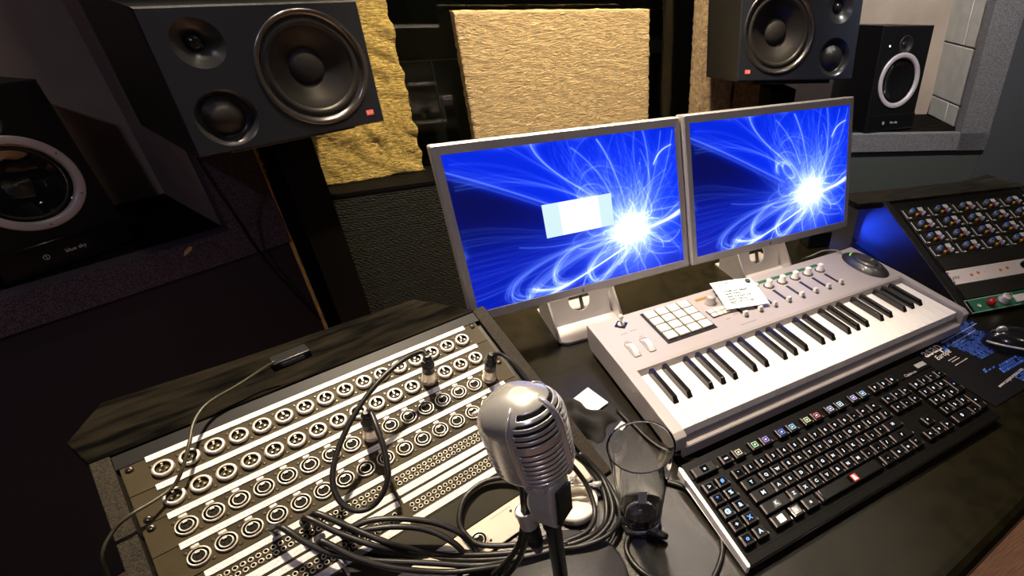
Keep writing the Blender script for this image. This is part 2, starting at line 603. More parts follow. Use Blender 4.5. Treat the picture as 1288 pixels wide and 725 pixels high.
# sweep the profile along a gently bowed front
xs = [-372 + i * 2472 / 40 for i in range(41)]
def fy(x):
    return -38 + max(0, x - 420) * .10
vs, fs = [], []
n = len(prof)
for x in xs:
    for (y, z) in prof:
        yb = 1090 - 270 * min(1, max(0, (190 - x) / 70))
        vs.append((x, (y + fy(x)) if y < 500 else yb, 740 + z))
for i in range(len(xs) - 1):
    for k in range(n):
        k2 = (k + 1) % n
        fs.append((i * n + k, i * n + k2, (i + 1) * n + k2, (i + 1) * n + k))
fs += [tuple(range(n)), tuple((len(xs) - 1) * n + k for k in range(n))[::-1]]
b._put(vs, fs, 0, False)
part('desk_top', b.mesh('desk_top', M_DESK), tb)
for x in (-310, 2000):
    for y in (330, 760 if x < 0 else 1030):
        b = B(); b.box((x, y, 319), (70, 70, 638), bev=3); part('leg', b.mesh('leg', M_BLACKP), tb)
b = B(); b.box((1120, 1040, 520), (1760, 20, 236)); part('modesty_panel', b.mesh('modesty_panel', M_BLACKP), tb)

# ================================================================== LEFT PATCH RACK
K = .95
U1 = 44.45 * K
CP = 27.1 * K
RO = (-305.7, 660.3, 118.5)
RYAW, RT = .2581, 1.202
RM = frame_plane(RO, RYAW, RT)
sy_, cz_ = math.sin(RT), math.cos(RT)
cab = thing('rack_cabinet', 'sloping black rack cabinet with dusty top at the left of the desk', 'rack cabinet', frame_yaw((RO[0], RO[1], 0), RYAW))
# side profile in (y back, z up)
def pv(v, n=0):
    return (v * sy_ - n * cz_, RO[2] + v * cz_ + n * sy_)
MYZ = Matrix(((0, 0, 1, 0), (1, 0, 0, 0), (0, 1, 0, 0), (0, 0, 0, 1)))       # poly (y,z) extruded along x
f0, t0 = pv(-319, 2), pv(46, 2)
side = [(f0[0] - 2, .3), (f0[0] - 2, f0[1] + 1), t0, (t0[0] + 20, t0[1]), (t0[0] + 60, .3)]
for (x0, x1) in ((-58, -39.5), (430.5, 452)):
    b = B(); b.prism(side if x0 < 0 else side[:3] + [(t0[0] + 3, t0[1]), (t0[0] + 3, .3)], x0, x1, M=MYZ, bev=1.2); part('side_panel', b.mesh('side_panel', M_CHEEK), cab, label='textured black side board')
b = B()
tz = t0[1]
top = [(-58, t0[0] - 1), (452, t0[0] - 1), (432, t0[0] + 1), (372, t0[0] + 104), (100, t0[0] + 112), (-40, t0[0] + 125), (-75, t0[0] + 60)]
b.prism(top, tz - 16, tz + .5, bev=1.5)
part('top_board', b.mesh('top_board', M_DUSTY), cab, label='dusty black top board')
b = B(); b.prism([(-56, t0[0] + 4), (424, t0[0] + 4), (368, t0[0] + 100), (100, t0[0] + 108), (-38, t0[0] + 120), (-72, t0[0] + 60)], .3, tz - 16.2); part('back_body', b.mesh('back_body', M_BLACKP), cab)
# recessed filler above the panels and floor of the bay
b = B()
q0, q1 = pv(24.3, 0), pv(45, 0)
b.prism([q0, q1, (q1[0] + 3, q1[1] - 12), (q0[0] + 3, q0[1] - 12)], -39, 430, M=MYZ); part('filler_strip', b.mesh('filler_strip', mat('filler_black', (.012, .011, .012), .45, spec=.15)), cab)
q0, q1 = pv(-319, -8), pv(21, -8)
b = B(); b.prism([q0, q1, (q1[0] + 8, .5), (q0[0] + 2, .5)], -39, 430, M=MYZ); part('inner_body', b.mesh('inner_body', M_BLACKP), cab)

# connectors
b = B()
b.open_lathe([(7.4, .4), (7.6, 4.4), (8.2, 5), (10.6, 4.6), (11.0, 3.4), (11.0, 0)], 22, mats=[1, 0, 0, 0, 0])
b.cyl((0, 0, .2), 7.6, .3, 1, 20)
for a in (90, 210, 330):
    b.cyl((3.4 * math.cos(math.radians(a)), 3.4 * math.sin(math.radians(a)) - .6, .4), 1.15, 3.6, 2, 6)
b.box((0, 6.4, 2), (2.2, 1.6, 3), 0)
XM = b.mesh('male_xlr', [M_NICKEL, mat('xlr_cup', (.045, .036, .018), .6, spec=.2), M_BRASS])
b = B()
b.open_lathe([(9.5, .3), (9.5, 2.6), (10.1, 3.2), (11.0, 2.8), (11.2, 0)], 22, mats=[1, 0, 0, 0])
b.open_lathe([(5.7, .3), (5.8, 3.0), (6.2, 3.6), (7.0, 3.4), (7.2, .3)], 22, mats=[1, 0, 0, 0])
b.cyl((0, 0, .1), 9.4, .25, 1, 22)
b.cyl((0, 0, .3), 5.6, 1.4, 3, 18)
for a in (90, 210, 330):
    b.cyl((2.9 * math.cos(math.radians(a)), 2.9 * math.sin(math.radians(a)), 1.5), .95, .4, 1, 6)
b.box((0, 4.6, 2.8), (4.2, 2.0, 2.2), 0)
XF = b.mesh('female_xlr', [M_NICKEL, M_HOLE, M_BRASS, mat('insert_grey', (.014, .012, .008), .7, spec=.15)])
b = B(); b.box((0, 0, 2.4), (8.2, 4.6, 4.2), 0, 1.2); XL = b.mesh('latch', M_NICKEL)
b = B(); b.lathe([(2.0, 0), (2.0, .5), (1.2, .9)], 8); b.box((0, 0, .9), (1.9, .4, .2), 1); XS = b.mesh('screw', [mat('dark_screw', (.12, .10, .07), .35, .8), M_BLACKG])
b = B(); b.lathe([(4.4, 0), (4.2, 1.4), (2.2, 2.8), (.01, 3.1)], 14); b.box((0, 0, 2.9), (3.4, .7, .6), 1); RS = b.mesh('rack_screw', [mat('rack_screw_metal', (.25, .22, .17), .25, .9), M_BLACKG])
b = B(); b.open_lathe([(1.75, .2), (1.8, 1.5), (2.2, 1.9), (2.9, 1.5), (3.1, 0)], 12, mats=[1, 0, 0, 0]); b.cyl((0, 0, .05), 1.8, .15, 1, 10); JK = b.mesh('jack_socket', [M_NICKEL, M_HOLE])

pw = 482.6 * K
uc = 7.5 * CP


def rack_panel(name, label, v, hgt, m_, grp=None, x0=None, wid=None):
    t = thing(name, label, 'rack panel', RM @ T(0, v, 0), grp)
    b = B()
    b.box((uc if x0 is None else x0, 0, -1.6), (pw if wid is None else wid, hgt - .6, 3), 0, .4, seg=1)
    part('face_plate', b.mesh('face_plate', m_), t)
    return t


def strip_part(t, u0, u1, v, hgt=8.2, nm='label_strip'):
    b = B(); b.box(((u0 + u1) / 2, v, .7), (u1 - u0, hgt, 1.2), 0, .3, seg=1)
    o = part(nm, b.mesh(nm, M_LABEL), t, label='white label strip')
    return o


M_TINY = mat('print_grey', (.35, .33, .33), .8)
ordn = ['topmost', 'second', 'third', 'fourth']
for r in range(4):
    lab = ('black rack panel with sixteen male XLR sockets, ' if r < 2 else 'black rack panel with sixteen latching female XLR sockets, ') + ['topmost in the sloping rack', 'just below the topmost panel', 'just below the male sockets', 'just above the small jack rows'][r]
    t = rack_panel('xlr_patchbay', lab, -r * U1 + 2.6, U1, M_PANEL, 'XLR panels in the sloping rack')
    st = strip_part(t, -12.9 * K, 422.5 * K, 23.2 * K - 3.2)
    b = B()
    for i in range(16):
        for k in range(4):
            b.box((i * CP - 6 + k * 4.2 + rng.uniform(-.6, .6), 23.2 * K - 3.2 + rng.uniform(-.8, .8), 1.36), (rng.uniform(1.2, 3), .7, .08))
    part('printing', b.mesh('printing', M_TINY), st)
    for i in range(16):
        x = part('xlr_socket', XM if r < 2 else XF, t, T(i * CP, -2.6, 0))
        if r > 1:
            part('latch', XL, x, T(0, 12.4, 0))
        part('screw', XS, x, T(-10.2, 10.6, 0))
        part('screw', XS, x, T(10.6, -10.2, 0))
    for (uu, vv) in ((uc - 232.5 * K, 16 * K), (uc + 232.5 * K, 16 * K), (uc - 232.5 * K, -15.5 * K), (uc + 232.5 * K, -15.5 * K)):
        if (r in (0, 2) and vv > 0) or (r in (1, 3) and vv < 0):
            part('rack_screw', RS, t, T(uu, vv, 0))
JP = 7.96 * K
for q in range(2):
    v0 = (-175.6 - q * 45.0) * K
    t = rack_panel('jack_patchbay', 'black patchbay with two rows of tiny jack sockets, ' + ('directly below the XLR panels' if q == 0 else 'second one below the XLR panels'), v0, U1, M_PANEL, 'jack patchbays in the sloping rack')
    for (a0, a1) in ((-1.7, 202.5), (207.5, 412)):
        s1 = strip_part(t, a0 * K, a1 * K, 17.4 * K, 8.8 * K)
        s2 = strip_part(t, a0 * K, a1 * K, -14.2 * K, 10.4 * K)
        for s_, vy in ((s1, 17.4 * K), (s2, -14.2 * K)):
            b = B()
            for k in range(60):
                b.box((a0 * K + 4 + k * 3.2, vy + rng.uniform(-2.5, 2.5), 1.36), (rng.uniform(.5, 2), .5, .08))
            part('printing', b.mesh('printing', M_TINY), s_)
    for g in (8.5, 215.4):
        for k in range(24):
            for rr in (0, 1):
                part('jack_socket', JK, t, T((g + k * 7.96 + rr * .4) * K, (5.9 - rr * 8.2) * K, 0))
    for sgn in (-1, 1):
        part('rack_screw', RS, t, T(uc + sgn * 232.5 * K, 0, 0))
t = rack_panel('blank_rack_unit', 'plain dark blank rack panel below the jack patchbays', -264.5 * K, U1, mat('blank_panel_paint', (.022, .018, .008), .45, 0, .1, 900, .25, 9, spec=.2))
for sgn in (-1, 1):
    part('rack_screw', RS, t, T(uc + sgn * 232.5 * K, 8, 0))
t = rack_panel('socket_unit', 'silver metal rack panel with round sockets, lowest in the sloping rack', -309.5 * K, U1, M_SILVERP)
for uu in (60, 165, 262, 330, 400):
    x = part('xlr_socket', XF, t, T(uu * K, 0, 0))
    part('screw', XS, x, T(-12, 9, 0))
    part('screw', XS, x, T(12, -9, 0))
b = B()
for k in range(10):
    b.box((290 * K + k * 3, 15, .05), (1.8, 1.6, .12))
part('printing', b.mesh('printing', M_TINY), t)

# ================================================================== RIGHT OUTBOARD RACK
K2 = .962
V1 = 44.45 * K2
PC = 84.47 * K2
QO = (1175.0, 784.5, 131.3)
QYAW, QT = -.20, 1.19
QM = frame_plane(QO, QYAW, QT)
sy2, cz2 = math.sin(QT), math.cos(QT)
cab2 = thing('outboard_cabinet', 'sloping black outboard rack cabinet at the right of the desk', 'rack cabinet', frame_yaw((QO[0], QO[1], 0), QYAW))
def pv2(v, n=0):
    return (v * sy2 - n * cz2, QO[2] + v * cz2 + n * sy2)
f0, t0 = pv2(-336 * K2, 2), pv2(40, 2)
side = [(f0[0] - 4, .3), (f0[0] - 4, f0[1]), t0, (t0[0] + 40, t0[1]), (t0[0] + 60, .3)]
for (x0, x1) in ((-36, -17.5), (430, 449)):
    b = B(); b.prism(side, x0, x1, M=MYZ, bev=1.2); part('side_panel', b.mesh('side_panel', mat('gloss_black_laminate', (.012, .011, .010), .3, 0, .3, 1200)), cab2)
b = B()
b.prism([(-110, t0[0] + 3), (-36, t0[0] - 1), (449, t0[0] - 1), (449, t0[0] + 75), (-120, t0[0] + 75)], t0[1] - 16, t0[1] + .5, bev=1.5)
part('top_board', b.mesh('top_board', mat('dusty_olive_board', (.010, .009, .007), .5, 0, .1, 300, .6, 9, stretch=(2, 9, 9), col2=(.045, .038, .028), spec=.15)), cab2, label='dusty top board')
b = B(); q0, q1 = pv2(-336 * K2, -5), pv2(38, -5)
b.prism([q0, q1, (q1[0] + 100, q1[1] - 14), (q1[0] + 100, .3), (q0[0] + 2, .3)], -17.4, 430, M=MYZ); part('body', b.mesh('body', M_BLACKP), cab2)
M_BK = mat('rack_black_paint', (.020, .018, .015), .45, 0, .2, 1200)
puc = -17 + 241.3 * K2
# four module rows, each a rack frame of small modules
b = B(); b.box((0, 0, 0), (PC - 2, V1 - 1.6, 3), 0, .4, seg=1); MODP = b.mesh('module_plate', mat('module_black', (.016, .015, .013), .4))
b = B(); b.box((0, 0, 1.2), (2.0, 28, 2.2), 0, .4, seg=1); MODH = b.mesh('handle_bar', mat('white_bar', (.75, .73, .70), .4))
b = B(); b.lathe([(6.8, 0), (6.2, 9), (5.6, 13), (.01, 13.4)], 18); MODK = b.mesh('big_knob', M_GREYK)
b = B(); b.lathe([(5.4, 0), (5.2, 1.6), (.01, 2.0)], 16); MODC = b.mesh('knob_cap', M_BLUE)
KN = {}
for nm, mm in (('yellow', M_YELLOW), ('red', M_RED), ('white', M_WHITE), ('pale', mat('pale_blue', (.35, .45, .62), .4))):
    b = B(); b.lathe([(3.9, 0), (3.6, 6.5), (3.0, 8), (.01, 8.3)], 12); KN[nm] = b.mesh('small_knob', mm)
b = B(); b.box((0, 0, .5), (15, 12, 1), 0, .3, seg=1); MODL = b.mesh('module_label', M_WHITE)
b = B(); b.box((0, 0, .6), (9, 3.0, 1.2), 0, .3, seg=1); MODS = b.mesh('white_switch', M_WHITE)
b = B(); b.box((0, 0, .2), (17, 1.0, .4)); MODB = b.mesh('blue_mark', M_BLUE)
wh = ['topmost row', 'second row from the top', 'third row from the top', 'lowest of the four module rows']
for r in range(4):
    t = thing('module_rack', 'row of black modules with coloured knobs, ' + wh[r], 'rack unit', QM @ T(0, -r * V1 - 12, 0), 'module rows in the right rack')
    for c in range(5):
        mo = part('module', MODP, t, T(c * PC + PC / 2 - 4, 0, -.5))
        part('handle_bar', MODH, mo, T(-PC / 2 + 5.5, 0, 1.4))
        kb = part('big_knob', MODK, mo, T(-16, 2, 1.4))
        part('knob', KN['yellow'], mo, T(-6.5, -8.5, 1.4))
        part('knob', KN['red'], mo, T(3.5, -7.5, 1.4))
        part('knob', KN['pale'], mo, T(12, -9.5, 1.4))
        part('knob', KN['white'], mo, T(20, -4.5, 1.4))
        part('knob', KN['pale'], mo, T(14, -1.5, 1.4))
        part('module_label', MODL, mo, T(22, 13, 1.2))
        part('switch', MODS, mo, T(32, -12, 1.2))
        part('switch', MODS, mo, T(-26, -13, 1.2))
        part('knob_cap', MODC, mo, T(-16, 2, 14.6))


def panel2(name, label, cat, v, hgt, m_):
    t = thing(name, label, cat, QM @ T(0, v, 0))
    b = B(); b.box((puc, 0, -1.4), (482.6 * K2 - 36, hgt - .8, 3), 0, .5, seg=1)
    part('face_plate', b.mesh('face_plate', m_), t)
    return t


for (v, hg, wn) in ((-186, 40, 'above the white unit'), (-275, 42, 'below the white unit')):
    t = panel2('vent_unit', 'black perforated vent panel ' + wn + ' in the right rack', 'rack panel', v * K2, hg * K2, M_BK)
    b = B()
    for j in range(7):
        for i in range(56):
            b.box((-6 + i * 7.6, (-15 + j * 5) * K2, .2), (5.0, 2.4, .5))
    o = part('slots', b.mesh('slots', mat('slot_black', (.004, .004, .004), .6)), t); o['kind'] = 'stuff'
M_WUNIT = mat('cream_unit', (.74, .68, .66), .45)
t = panel2('white_unit', 'white rack converter with orange lights in the right rack', 'rack unit', -230.3 * K2, V1, M_WUNIT)
lm = text_mesh('Lynx', 15, mat('unit_ink', (.10, .09, .09), .7), shear=.35, bold=.2)
part('lettering', lm, t, T(10, -1, .25))
b = B(); b.lathe([(2.3, 0), (2.2, .6)], 10); DOT = b.mesh('hole', mat('hole_brown', (.06, .045, .02), .5))
for (x, y) in ((-4, 14), (-4, -14)):
    part('mounting_hole', DOT, t, T(x + 6, y, .1))
b = B(); b.lathe([(4.2, 0), (4, .7), (.01, .8)], 12); OD = b.mesh('orange_light', M_ORANGE)
b = B(); b.lathe([(1.3, 0), (1.2, .6)], 8); SD = b.mesh('small_light', mat('pale_dot', (.85, .72, .55), .5))
for x in (62, 84, 152, 175):
    part('orange_light', OD, t, T(x, 0 + (2 if x in (84, 175) else -1), .1))
for (x, y) in ((62, 12), (84, 12), (106, 2), (116, 8), (72, -11), (118, 0), (130, 3), (152, 13), (175, 13), (160, -10)):
    part('small_light', SD, t, T(x, y, .1))
b = B(); b.lathe([(19, 0), (18, 2), (.01, 2.4)], 24); part('black_dial', b.mesh('black_dial', M_BLACKG), t, T(244, 0, .1) @ Matrix.Diagonal((1.4, .8, 1, 1)))
t = panel2('green_unit', 'green preamp unit with red and chrome knobs in the right rack', 'rack unit', -318 * K2, 40 * K2, M_GREENP)
b = B()
for (c, d) in (((60, 17, .2), (140, .8, .3)), ((60, -17, .2), (140, .8, .3)), ((-10, 0, .2), (.8, 34, .3)), ((131, 0, .2), (.8, 34, .3))):
    b.box(c, d)
part('white_outline', b.mesh('white_outline', M_WHITE), t)
b = B(); b.lathe([(5, 0), (4.6, 2), (3.2, 2.6), (3.0, .4)], 14); part('jack', b.mesh('jack', M_SATIN), t, T(20, -2, .1))
b = B(); b.lathe([(9.5, 0), (9, 6), (8.2, 14), (.01, 14.8)], 20); part('red_knob', b.mesh('red_knob', M_RED), t, T(52, -2, .1))
b = B(); b.lathe([(13, 0), (12.5, 4), (10.5, 5), (10.2, 17), (9.4, 18), (.01, 18.2)], 24); part('chrome_knob', b.mesh('chrome_knob', M_SATIN), t, T(92, 0, .1))
b = B(); b.box((0, 0, 2), (52, 20, 4), 0, 1.5); part('white_tape', b.mesh('white_tape', M_WHITE), t, T(150, -2, .1))
# a folded blue and white sticker near the top right of the module rows
b = B(); b.prism([(0, 0), (22, 8), (40, 2), (30, -8), (12, -12)], 0, 2.5); solo('sticker', b.mesh('sticker', mat('sticker_blue', (.25, .50, .80), .5, 0, 0, 0, .6, 80)), 'small blue and white sticker on the right rack', 'sticker', QM @ T(408, 4, 2.4))

# ================================================================== LOUDSPEAKERS
def dish(b, cx, cy, prof, mats, seg=40):
    b.open_lathe(prof, seg, mats=mats, M=Matrix.Translation(Vector((cx, cy, 0))))


def baffle(b, w, h, holes, mat=0, z=0, n=48):
    """flat plate with round holes, built by bridging each hole to a square cell"""
    # cells given as (cx, cy, r, x0, x1, y0, y1)
    for (cx, cy, r, x0, x1, y0, y1) in holes:
        inner, outer = [], []
        for k in range(n):
            a = 2 * PI * k / n
            c_, s_ = math.cos(a), math.sin(a)
            inner.append((cx + r * c_, cy + r * s_, z))
            tx = ((x1 - cx) / c_ if c_ > 1e-9 else ((x0 - cx) / c_ if c_ < -1e-9 else 1e9))
            ty = ((y1 - cy) / s_ if s_ > 1e-9 else ((y0 - cy) / s_ if s_ < -1e-9 else 1e9))
            t_ = min(tx, ty)
            outer.append((cx + t_ * c_, cy + t_ * s_, z))
        for i, (ax, ay) in enumerate(((x1, y1), (x0, y1), (x0, y0), (x1, y0))):
            k = min(range(n), key=lambda q: (outer[q][0] - ax) ** 2 + (outer[q][1] - ay) ** 2)
            outer[k] = (ax, ay, z)
        vs = inner + outer
        fs = [(k, (k + 1) % n, n + (k + 1) % n, n + k) for k in range(n)]
        b._put(vs, fs, mat)


def big_monitor(label, p, yaw, tilt, mirror):
    t = thing('studio_monitor', label, 'loudspeaker', frame_plane(p, yaw, tilt), 'large three-way studio monitors')
    w, h, d = 383, 253, 290
    mx = (lambda x: w - x) if mirror else (lambda x: x)
    b = B()
    # cabinet shell (open at the front, the baffle closes it)
    o = [(0, 0), (w, 0), (w, h), (0, h)]
    vs = [(x, y, -3) for x, y in o] + [(x, y, -d) for x, y in o]
    b._put(vs, [(0, 1, 5, 4), (1, 2, 6, 5), (2, 3, 7, 6), (3, 0, 4, 7), (7, 6, 5, 4)], 0)
    part('cabinet', b.mesh('cabinet', mat('cabinet_side', (.012, .0125, .012), .5, 0, .2, 900)), t)
    b = B()
    xs = sorted((mx(3), mx(148))); ws = sorted((mx(148), mx(380)))
    tc, mc, wc = (mx(73), 193), (mx(72), 62), (mx(259), 130)
    baffle(b, w, h, [(tc[0], tc[1], 42, xs[0], xs[1], 127, 250), (mc[0], mc[1], 53, xs[0], xs[1], 3, 127), (wc[0], wc[1], 113, ws[0], ws[1], 3, 250)], 0, 0)
    # chamfered rim of the baffle
    i4 = [(3, 3, 0), (380, 3, 0), (380, 250, 0), (3, 250, 0)]
    o4 = [(0, 0, -3), (w, 0, -3), (w, h, -3), (0, h, -3)]
    b._put(i4 + o4, [(k, (k + 1) % 4, 4 + (k + 1) % 4, 4 + k) for k in range(4)], 0)
    part('baffle', b.mesh('baffle', M_CAB), t)
    # woofer
    b = B(); dish(b, 0, 0, [(113, 0), (112, 2.5), (108, 3), (103, .5), (99.5, -5)], [0, 0, 0, 0], 64)
    part('woofer_trim', b.mesh('woofer_trim', mat('woofer_trim_metal', (.20, .195, .20), .24, .9)), t, T(wc[0], wc[1], 0))
    b = B(); dish(b, 0, 0, [(99.5, -5), (97, -7.5), (93, -3.5), (88, -2.5), (83, -4.5), (80.5, -8.5)], [0] * 5, 64)
    wf_ = part('woofer_surround', b.mesh('woofer_surround', M_SURR), t, T(wc[0], wc[1], 0))
    b = B(); dish(b, 0, 0, [(80.5, -8.5), (78, -9), (60, -20), (36, -34)], [0] * 3, 64)
    wcn = part('woofer_cone', b.mesh('woofer_cone', M_CONE), t, T(wc[0], wc[1], 0))
    b = B(); dish(b, 0, 0, [(36, -34), (33, -29), (24, -24), (12, -21), (.1, -20)], [0] * 4, 40)
    part('dust_cap', b.mesh('dust_cap', mat('dust_cap', (.016, .015, .017), .6)), wcn)
    # midrange dome in a shallow waveguide
    b = B(); dish(b, 0, 0, [(53, 0), (50, -2), (46, -6), (43, -11), (40, -16), (37, -17)], [0] * 5, 48)
    part('mid_waveguide', b.mesh('mid_waveguide', mat('waveguide_satin', (.030, .030, .032), .28, .2)), t, T(mc[0], mc[1], 0))
    b = B(); dish(b, 0, 0, [(37, -17), (33, -13), (26, -6), (17, -1), (8, 1.5), (.1, 2)], [0] * 5, 40)
    part('mid_dome', b.mesh('mid_dome', mat('fabric_dome', (.020, .019, .018), .3, 0, .3, 1500)), t, T(mc[0], mc[1], 0))
    # tweeter
    b = B(); dish(b, 0, 0, [(42, 0), (38, -2), (30, -6), (22, -11), (17, -17), (15, -20)], [0] * 5, 48)
    part('tweeter_waveguide', b.mesh('tweeter_waveguide', MATS['waveguide_satin']), t, T(tc[0], tc[1], 0))
    b = B(); dish(b, 0, 0, [(15, -20), (13, -15), (9, -11), (4, -9.2), (.1, -9)], [0] * 4, 28)
    part('tweeter_dome', b.mesh('tweeter_dome', M_DOME), t, T(tc[0], tc[1], 0))
    b = B(); b.box((0, 0, .6), (17, 11, 1.2), 0, .3, seg=1)
    bd = part('badge', b.mesh('badge', M_BADGE), t, T(mx(352), 25, 0), label='small red badge')
    part('lettering', text_mesh('K+H', 6.5, M_WHITE), bd, T(0, 0, 1.3))
    return t


big_monitor('large dark blue studio monitor with woofer beside the yellow insulation slab', (-271.8, 1313.1, 309.6), .4427, -.05, False)
big_monitor('large dark blue studio monitor beside the small black speaker on the right shelf', (1031.4, 1341.0, 361.1), -.2725, .121, True)

# stands for the two large monitors: the top plate follows the tilt of its cabinet
def stand(label, p, yaw, tilt):
    F = frame_plane(p, yaw, tilt)
    c = F @ (Vector((191, -7, -150)) * .001)
    t = thing('speaker_stand', label, 'speaker stand', frame_yaw((c.x * 1000, c.y * 1000, FL), yaw), 'speaker stands')
    H = (c.z - DESK) * 1000 - FL - 16
    b = B(); b.box((0, 0, 10), (220, 220, 20), bev=3); part('base_plate', b.mesh('base_plate', M_BLACKP), t)
    b = B(); b.box((16, 0, H / 2 + 8), (86, 100, H - 24), bev=3); part('column', b.mesh('column', mat('stand_black', (.003, .0028, .0026), .6, spec=.08)), t)
    b = B(); b.box((0, 0, 0), (260, 10, 230), bev=2); part('top_plate', b.mesh('top_plate', M_BLACKP), t, t.matrix_world.inverted() @ F @ T(191, -6.5, -140))
    return t


stand('black column speaker stand beside the left panel edge', (-271.8, 1313.1, 309.6), .4427, -.05)
stand('black column speaker stand behind the right computer display', (1031.4, 1341.0, 361.1), -.2725, .121)


def small_speaker(label, p, yaw, tilt, sc=1.):
    t = thing('bookshelf_speaker', label, 'loudspeaker', frame_plane(p, yaw, tilt) @ Matrix.Scale(sc, 4), 'small black two-way speakers')
    w, h, d = 266, 411, 300
    b = B()
    o = [(0, 0), (w, 0), (w, h), (0, h)]
    vs = [(x, y, -4) for x, y in o] + [(x, y, -d) for x, y in o]
    b._put(vs, [(0, 1, 5, 4), (1, 2, 6, 5), (2, 3, 7, 6), (3, 0, 4, 7), (7, 6, 5, 4)], 0)
    part('cabinet', b.mesh('cabinet', M_CABB), t)
    b = B()
    wc, tc = (w / 2, 205), (w / 2, 341)
    baffle(b, w, h, [(wc[0], wc[1], 92, 3, w - 3, 76, 300), (tc[0], tc[1], 36, 3, w - 3, 300, h - 3)])
    b._put([(3, 76, 0), (w - 3, 76, 0), (w - 3, 3, 0), (3, 3, 0)], [(3, 2, 1, 0)], 0)
    i4 = [(3, 3, 0), (w - 3, 3, 0), (w - 3, h - 3, 0), (3, h - 3, 0)]
    o4 = [(0, 0, -4), (w, 0, -4), (w, h, -4), (0, h, -4)]
    b._put(i4 + o4, [(k, (k + 1) % 4, 4 + (k + 1) % 4, 4 + k) for k in range(4)], 0)
    part('baffle', b.mesh('baffle', M_CABB), t)
    b = B(); b.box((w / 2, 38, 3), (w - 4, 66, 6), 0, 2); part('lower_plinth', b.mesh('lower_plinth', M_BLACKG), t)
    b = B(); dish(b, 0, 0, [(108, 0), (108, 5), (105, 6.5), (92, 6.5), (89, 4), (88, -3)], [0] * 5, 64)
    rg = part('woofer_ring', b.mesh('woofer_ring', M_RING), t, T(wc[0], wc[1], 0), 'silver woofer ring')
    for k in range(6):
        a = PI / 6 + k * PI / 3
        part('screw', XS, rg, T(98.5 * math.cos(a), 98.5 * math.sin(a), 6.4))
    b = B(); dish(b, 0, 0, [(88, -3), (83, -7), (79, -6), (74, -8), (62, -15), (44, -21), (22, -24), (.1, -25)], [0] * 7, 56)
    part('woofer_cone', b.mesh('woofer_cone', mat('glossy_cone', (.006, .006, .007), .07, coat=.5)), t, T(wc[0], wc[1], 0))
    b = B(); dish(b, 0, 0, [(36, 0), (35, 2), (32, 1), (26, -3), (18, -9), (13, -10)], [0] * 5, 36)
    part('tweeter_plate', b.mesh('tweeter_plate', M_CONE), t, T(tc[0], tc[1], 0))
    b = B(); dish(b, 0, 0, [(13, -10), (11, -6), (6, -3), (.1, -2)], [0] * 3, 24)
    part('tweeter_dome', b.mesh('tweeter_dome', M_DOME), t, T(tc[0], tc[1], 0))
    b = B(); b.box((0, 0, .6), (6, 6, 1.2)); part('power_light', b.mesh('power_light', glow('power_white', (1, 1, 1), 3)), t, T(48, 338, 0))
    pm = mat('logo_print', (.70, .70, .72), .4)
    b = B()
    b.open_lathe([(6.2, 0), (6.2, .5), (5.2, .5), (5.2, 0)], 20); b.box((0, 0, .2), (1.2, 8, .5))
    lg = part('logo', b.mesh('logo', pm), t, T(w / 2 - 44, 38, 6.1))
    part('lettering', text_mesh('blue sky', 13, pm), t, T(w / 2 + 14, 38, 6.3))
    return t


small_speaker('small black speaker with silver woofer ring beside the concrete blocks', (1934, 1578, 55.5), -.13, .07)
small_speaker('small black speaker with silver woofer ring on the dusty left shelf', (-702, 1464, 55.5), .68, .05, .88)

# ================================================================== INSULATION SLABS
def slab(name, label, M, w, h, d, m_, amp, seed, cell=7.0, an=2.2):
    """fibrous slab: every face a displaced grid, ragged edges"""
    r = np.random.RandomState(seed)
    ph = r.uniform(0, 6.28, (16,))
    fr = r.uniform(.02, .16, (16, 3))
    def nz(x, y, z):
        v = 0
        for k in range(16):
            v += math.sin(x * fr[k][0] * (.45 if k % 2 else 1) + y * fr[k][1] + z * fr[k][2] * an + ph[k] + 2 * math.sin(x * .017 + k)) / (1 + k * .22)
        return v / 4.2
    b = B()
    def fnz(x, y, z):
        e = nz(x, y, z) * amp
        j = r.uniform(-.35, .35) * amp * .6
        ex = (1 if x > w - .1 else (-1 if x < .1 else 0))
        ez = (1 if z > h - .1 else (-1 if z < .1 else 0))
        ey = (-1 if y < .1 else (1 if y > d - .1 else 0))
        zz = z + ez * (e + j)
        return (x + ex * (e + j) + nz(z, x, y) * amp * .3 * (1 if not ex else 0), y + ey * (e * .8 + j), max(0, zz) if z < .1 else zz)
    nx, ny, nzc = max(2, int(w / cell)), max(2, int(d / cell)), max(2, int(h / cell))
    cache = {}
    def P(i, j, k):
        if (i, j, k) not in cache:
            cache[(i, j, k)] = fnz(w * i / nx, d * j / ny, h * k / nzc)
        return cache[(i, j, k)]
    vs, idx, fs = [], {}, []
    def V(i, j, k):
        if (i, j, k) not in idx:
            idx[(i, j, k)] = len(vs); vs.append(P(i, j, k))
        return idx[(i, j, k)]
    for i in range(nx):
        for k in range(nzc):
            for j in (0, ny):
                fs.append((V(i, j, k), V(i + 1, j, k), V(i + 1, j, k + 1), V(i, j, k + 1)))
        for j in range(ny):
            for k in (0, nzc):
                fs.append((V(i, j, k), V(i + 1, j, k), V(i + 1, j + 1, k), V(i, j + 1, k)))
    for j in range(ny):
        for k in range(nzc):
            for i in (0, nx):
                fs.append((V(i, j, k), V(i, j + 1, k), V(i, j + 1, k + 1), V(i, j, k + 1)))
    b._put(vs, fs, 0, True)
    return solo(name, b.mesh(name, m_), label, 'insulation slab', M, 'mineral wool slabs in the window')


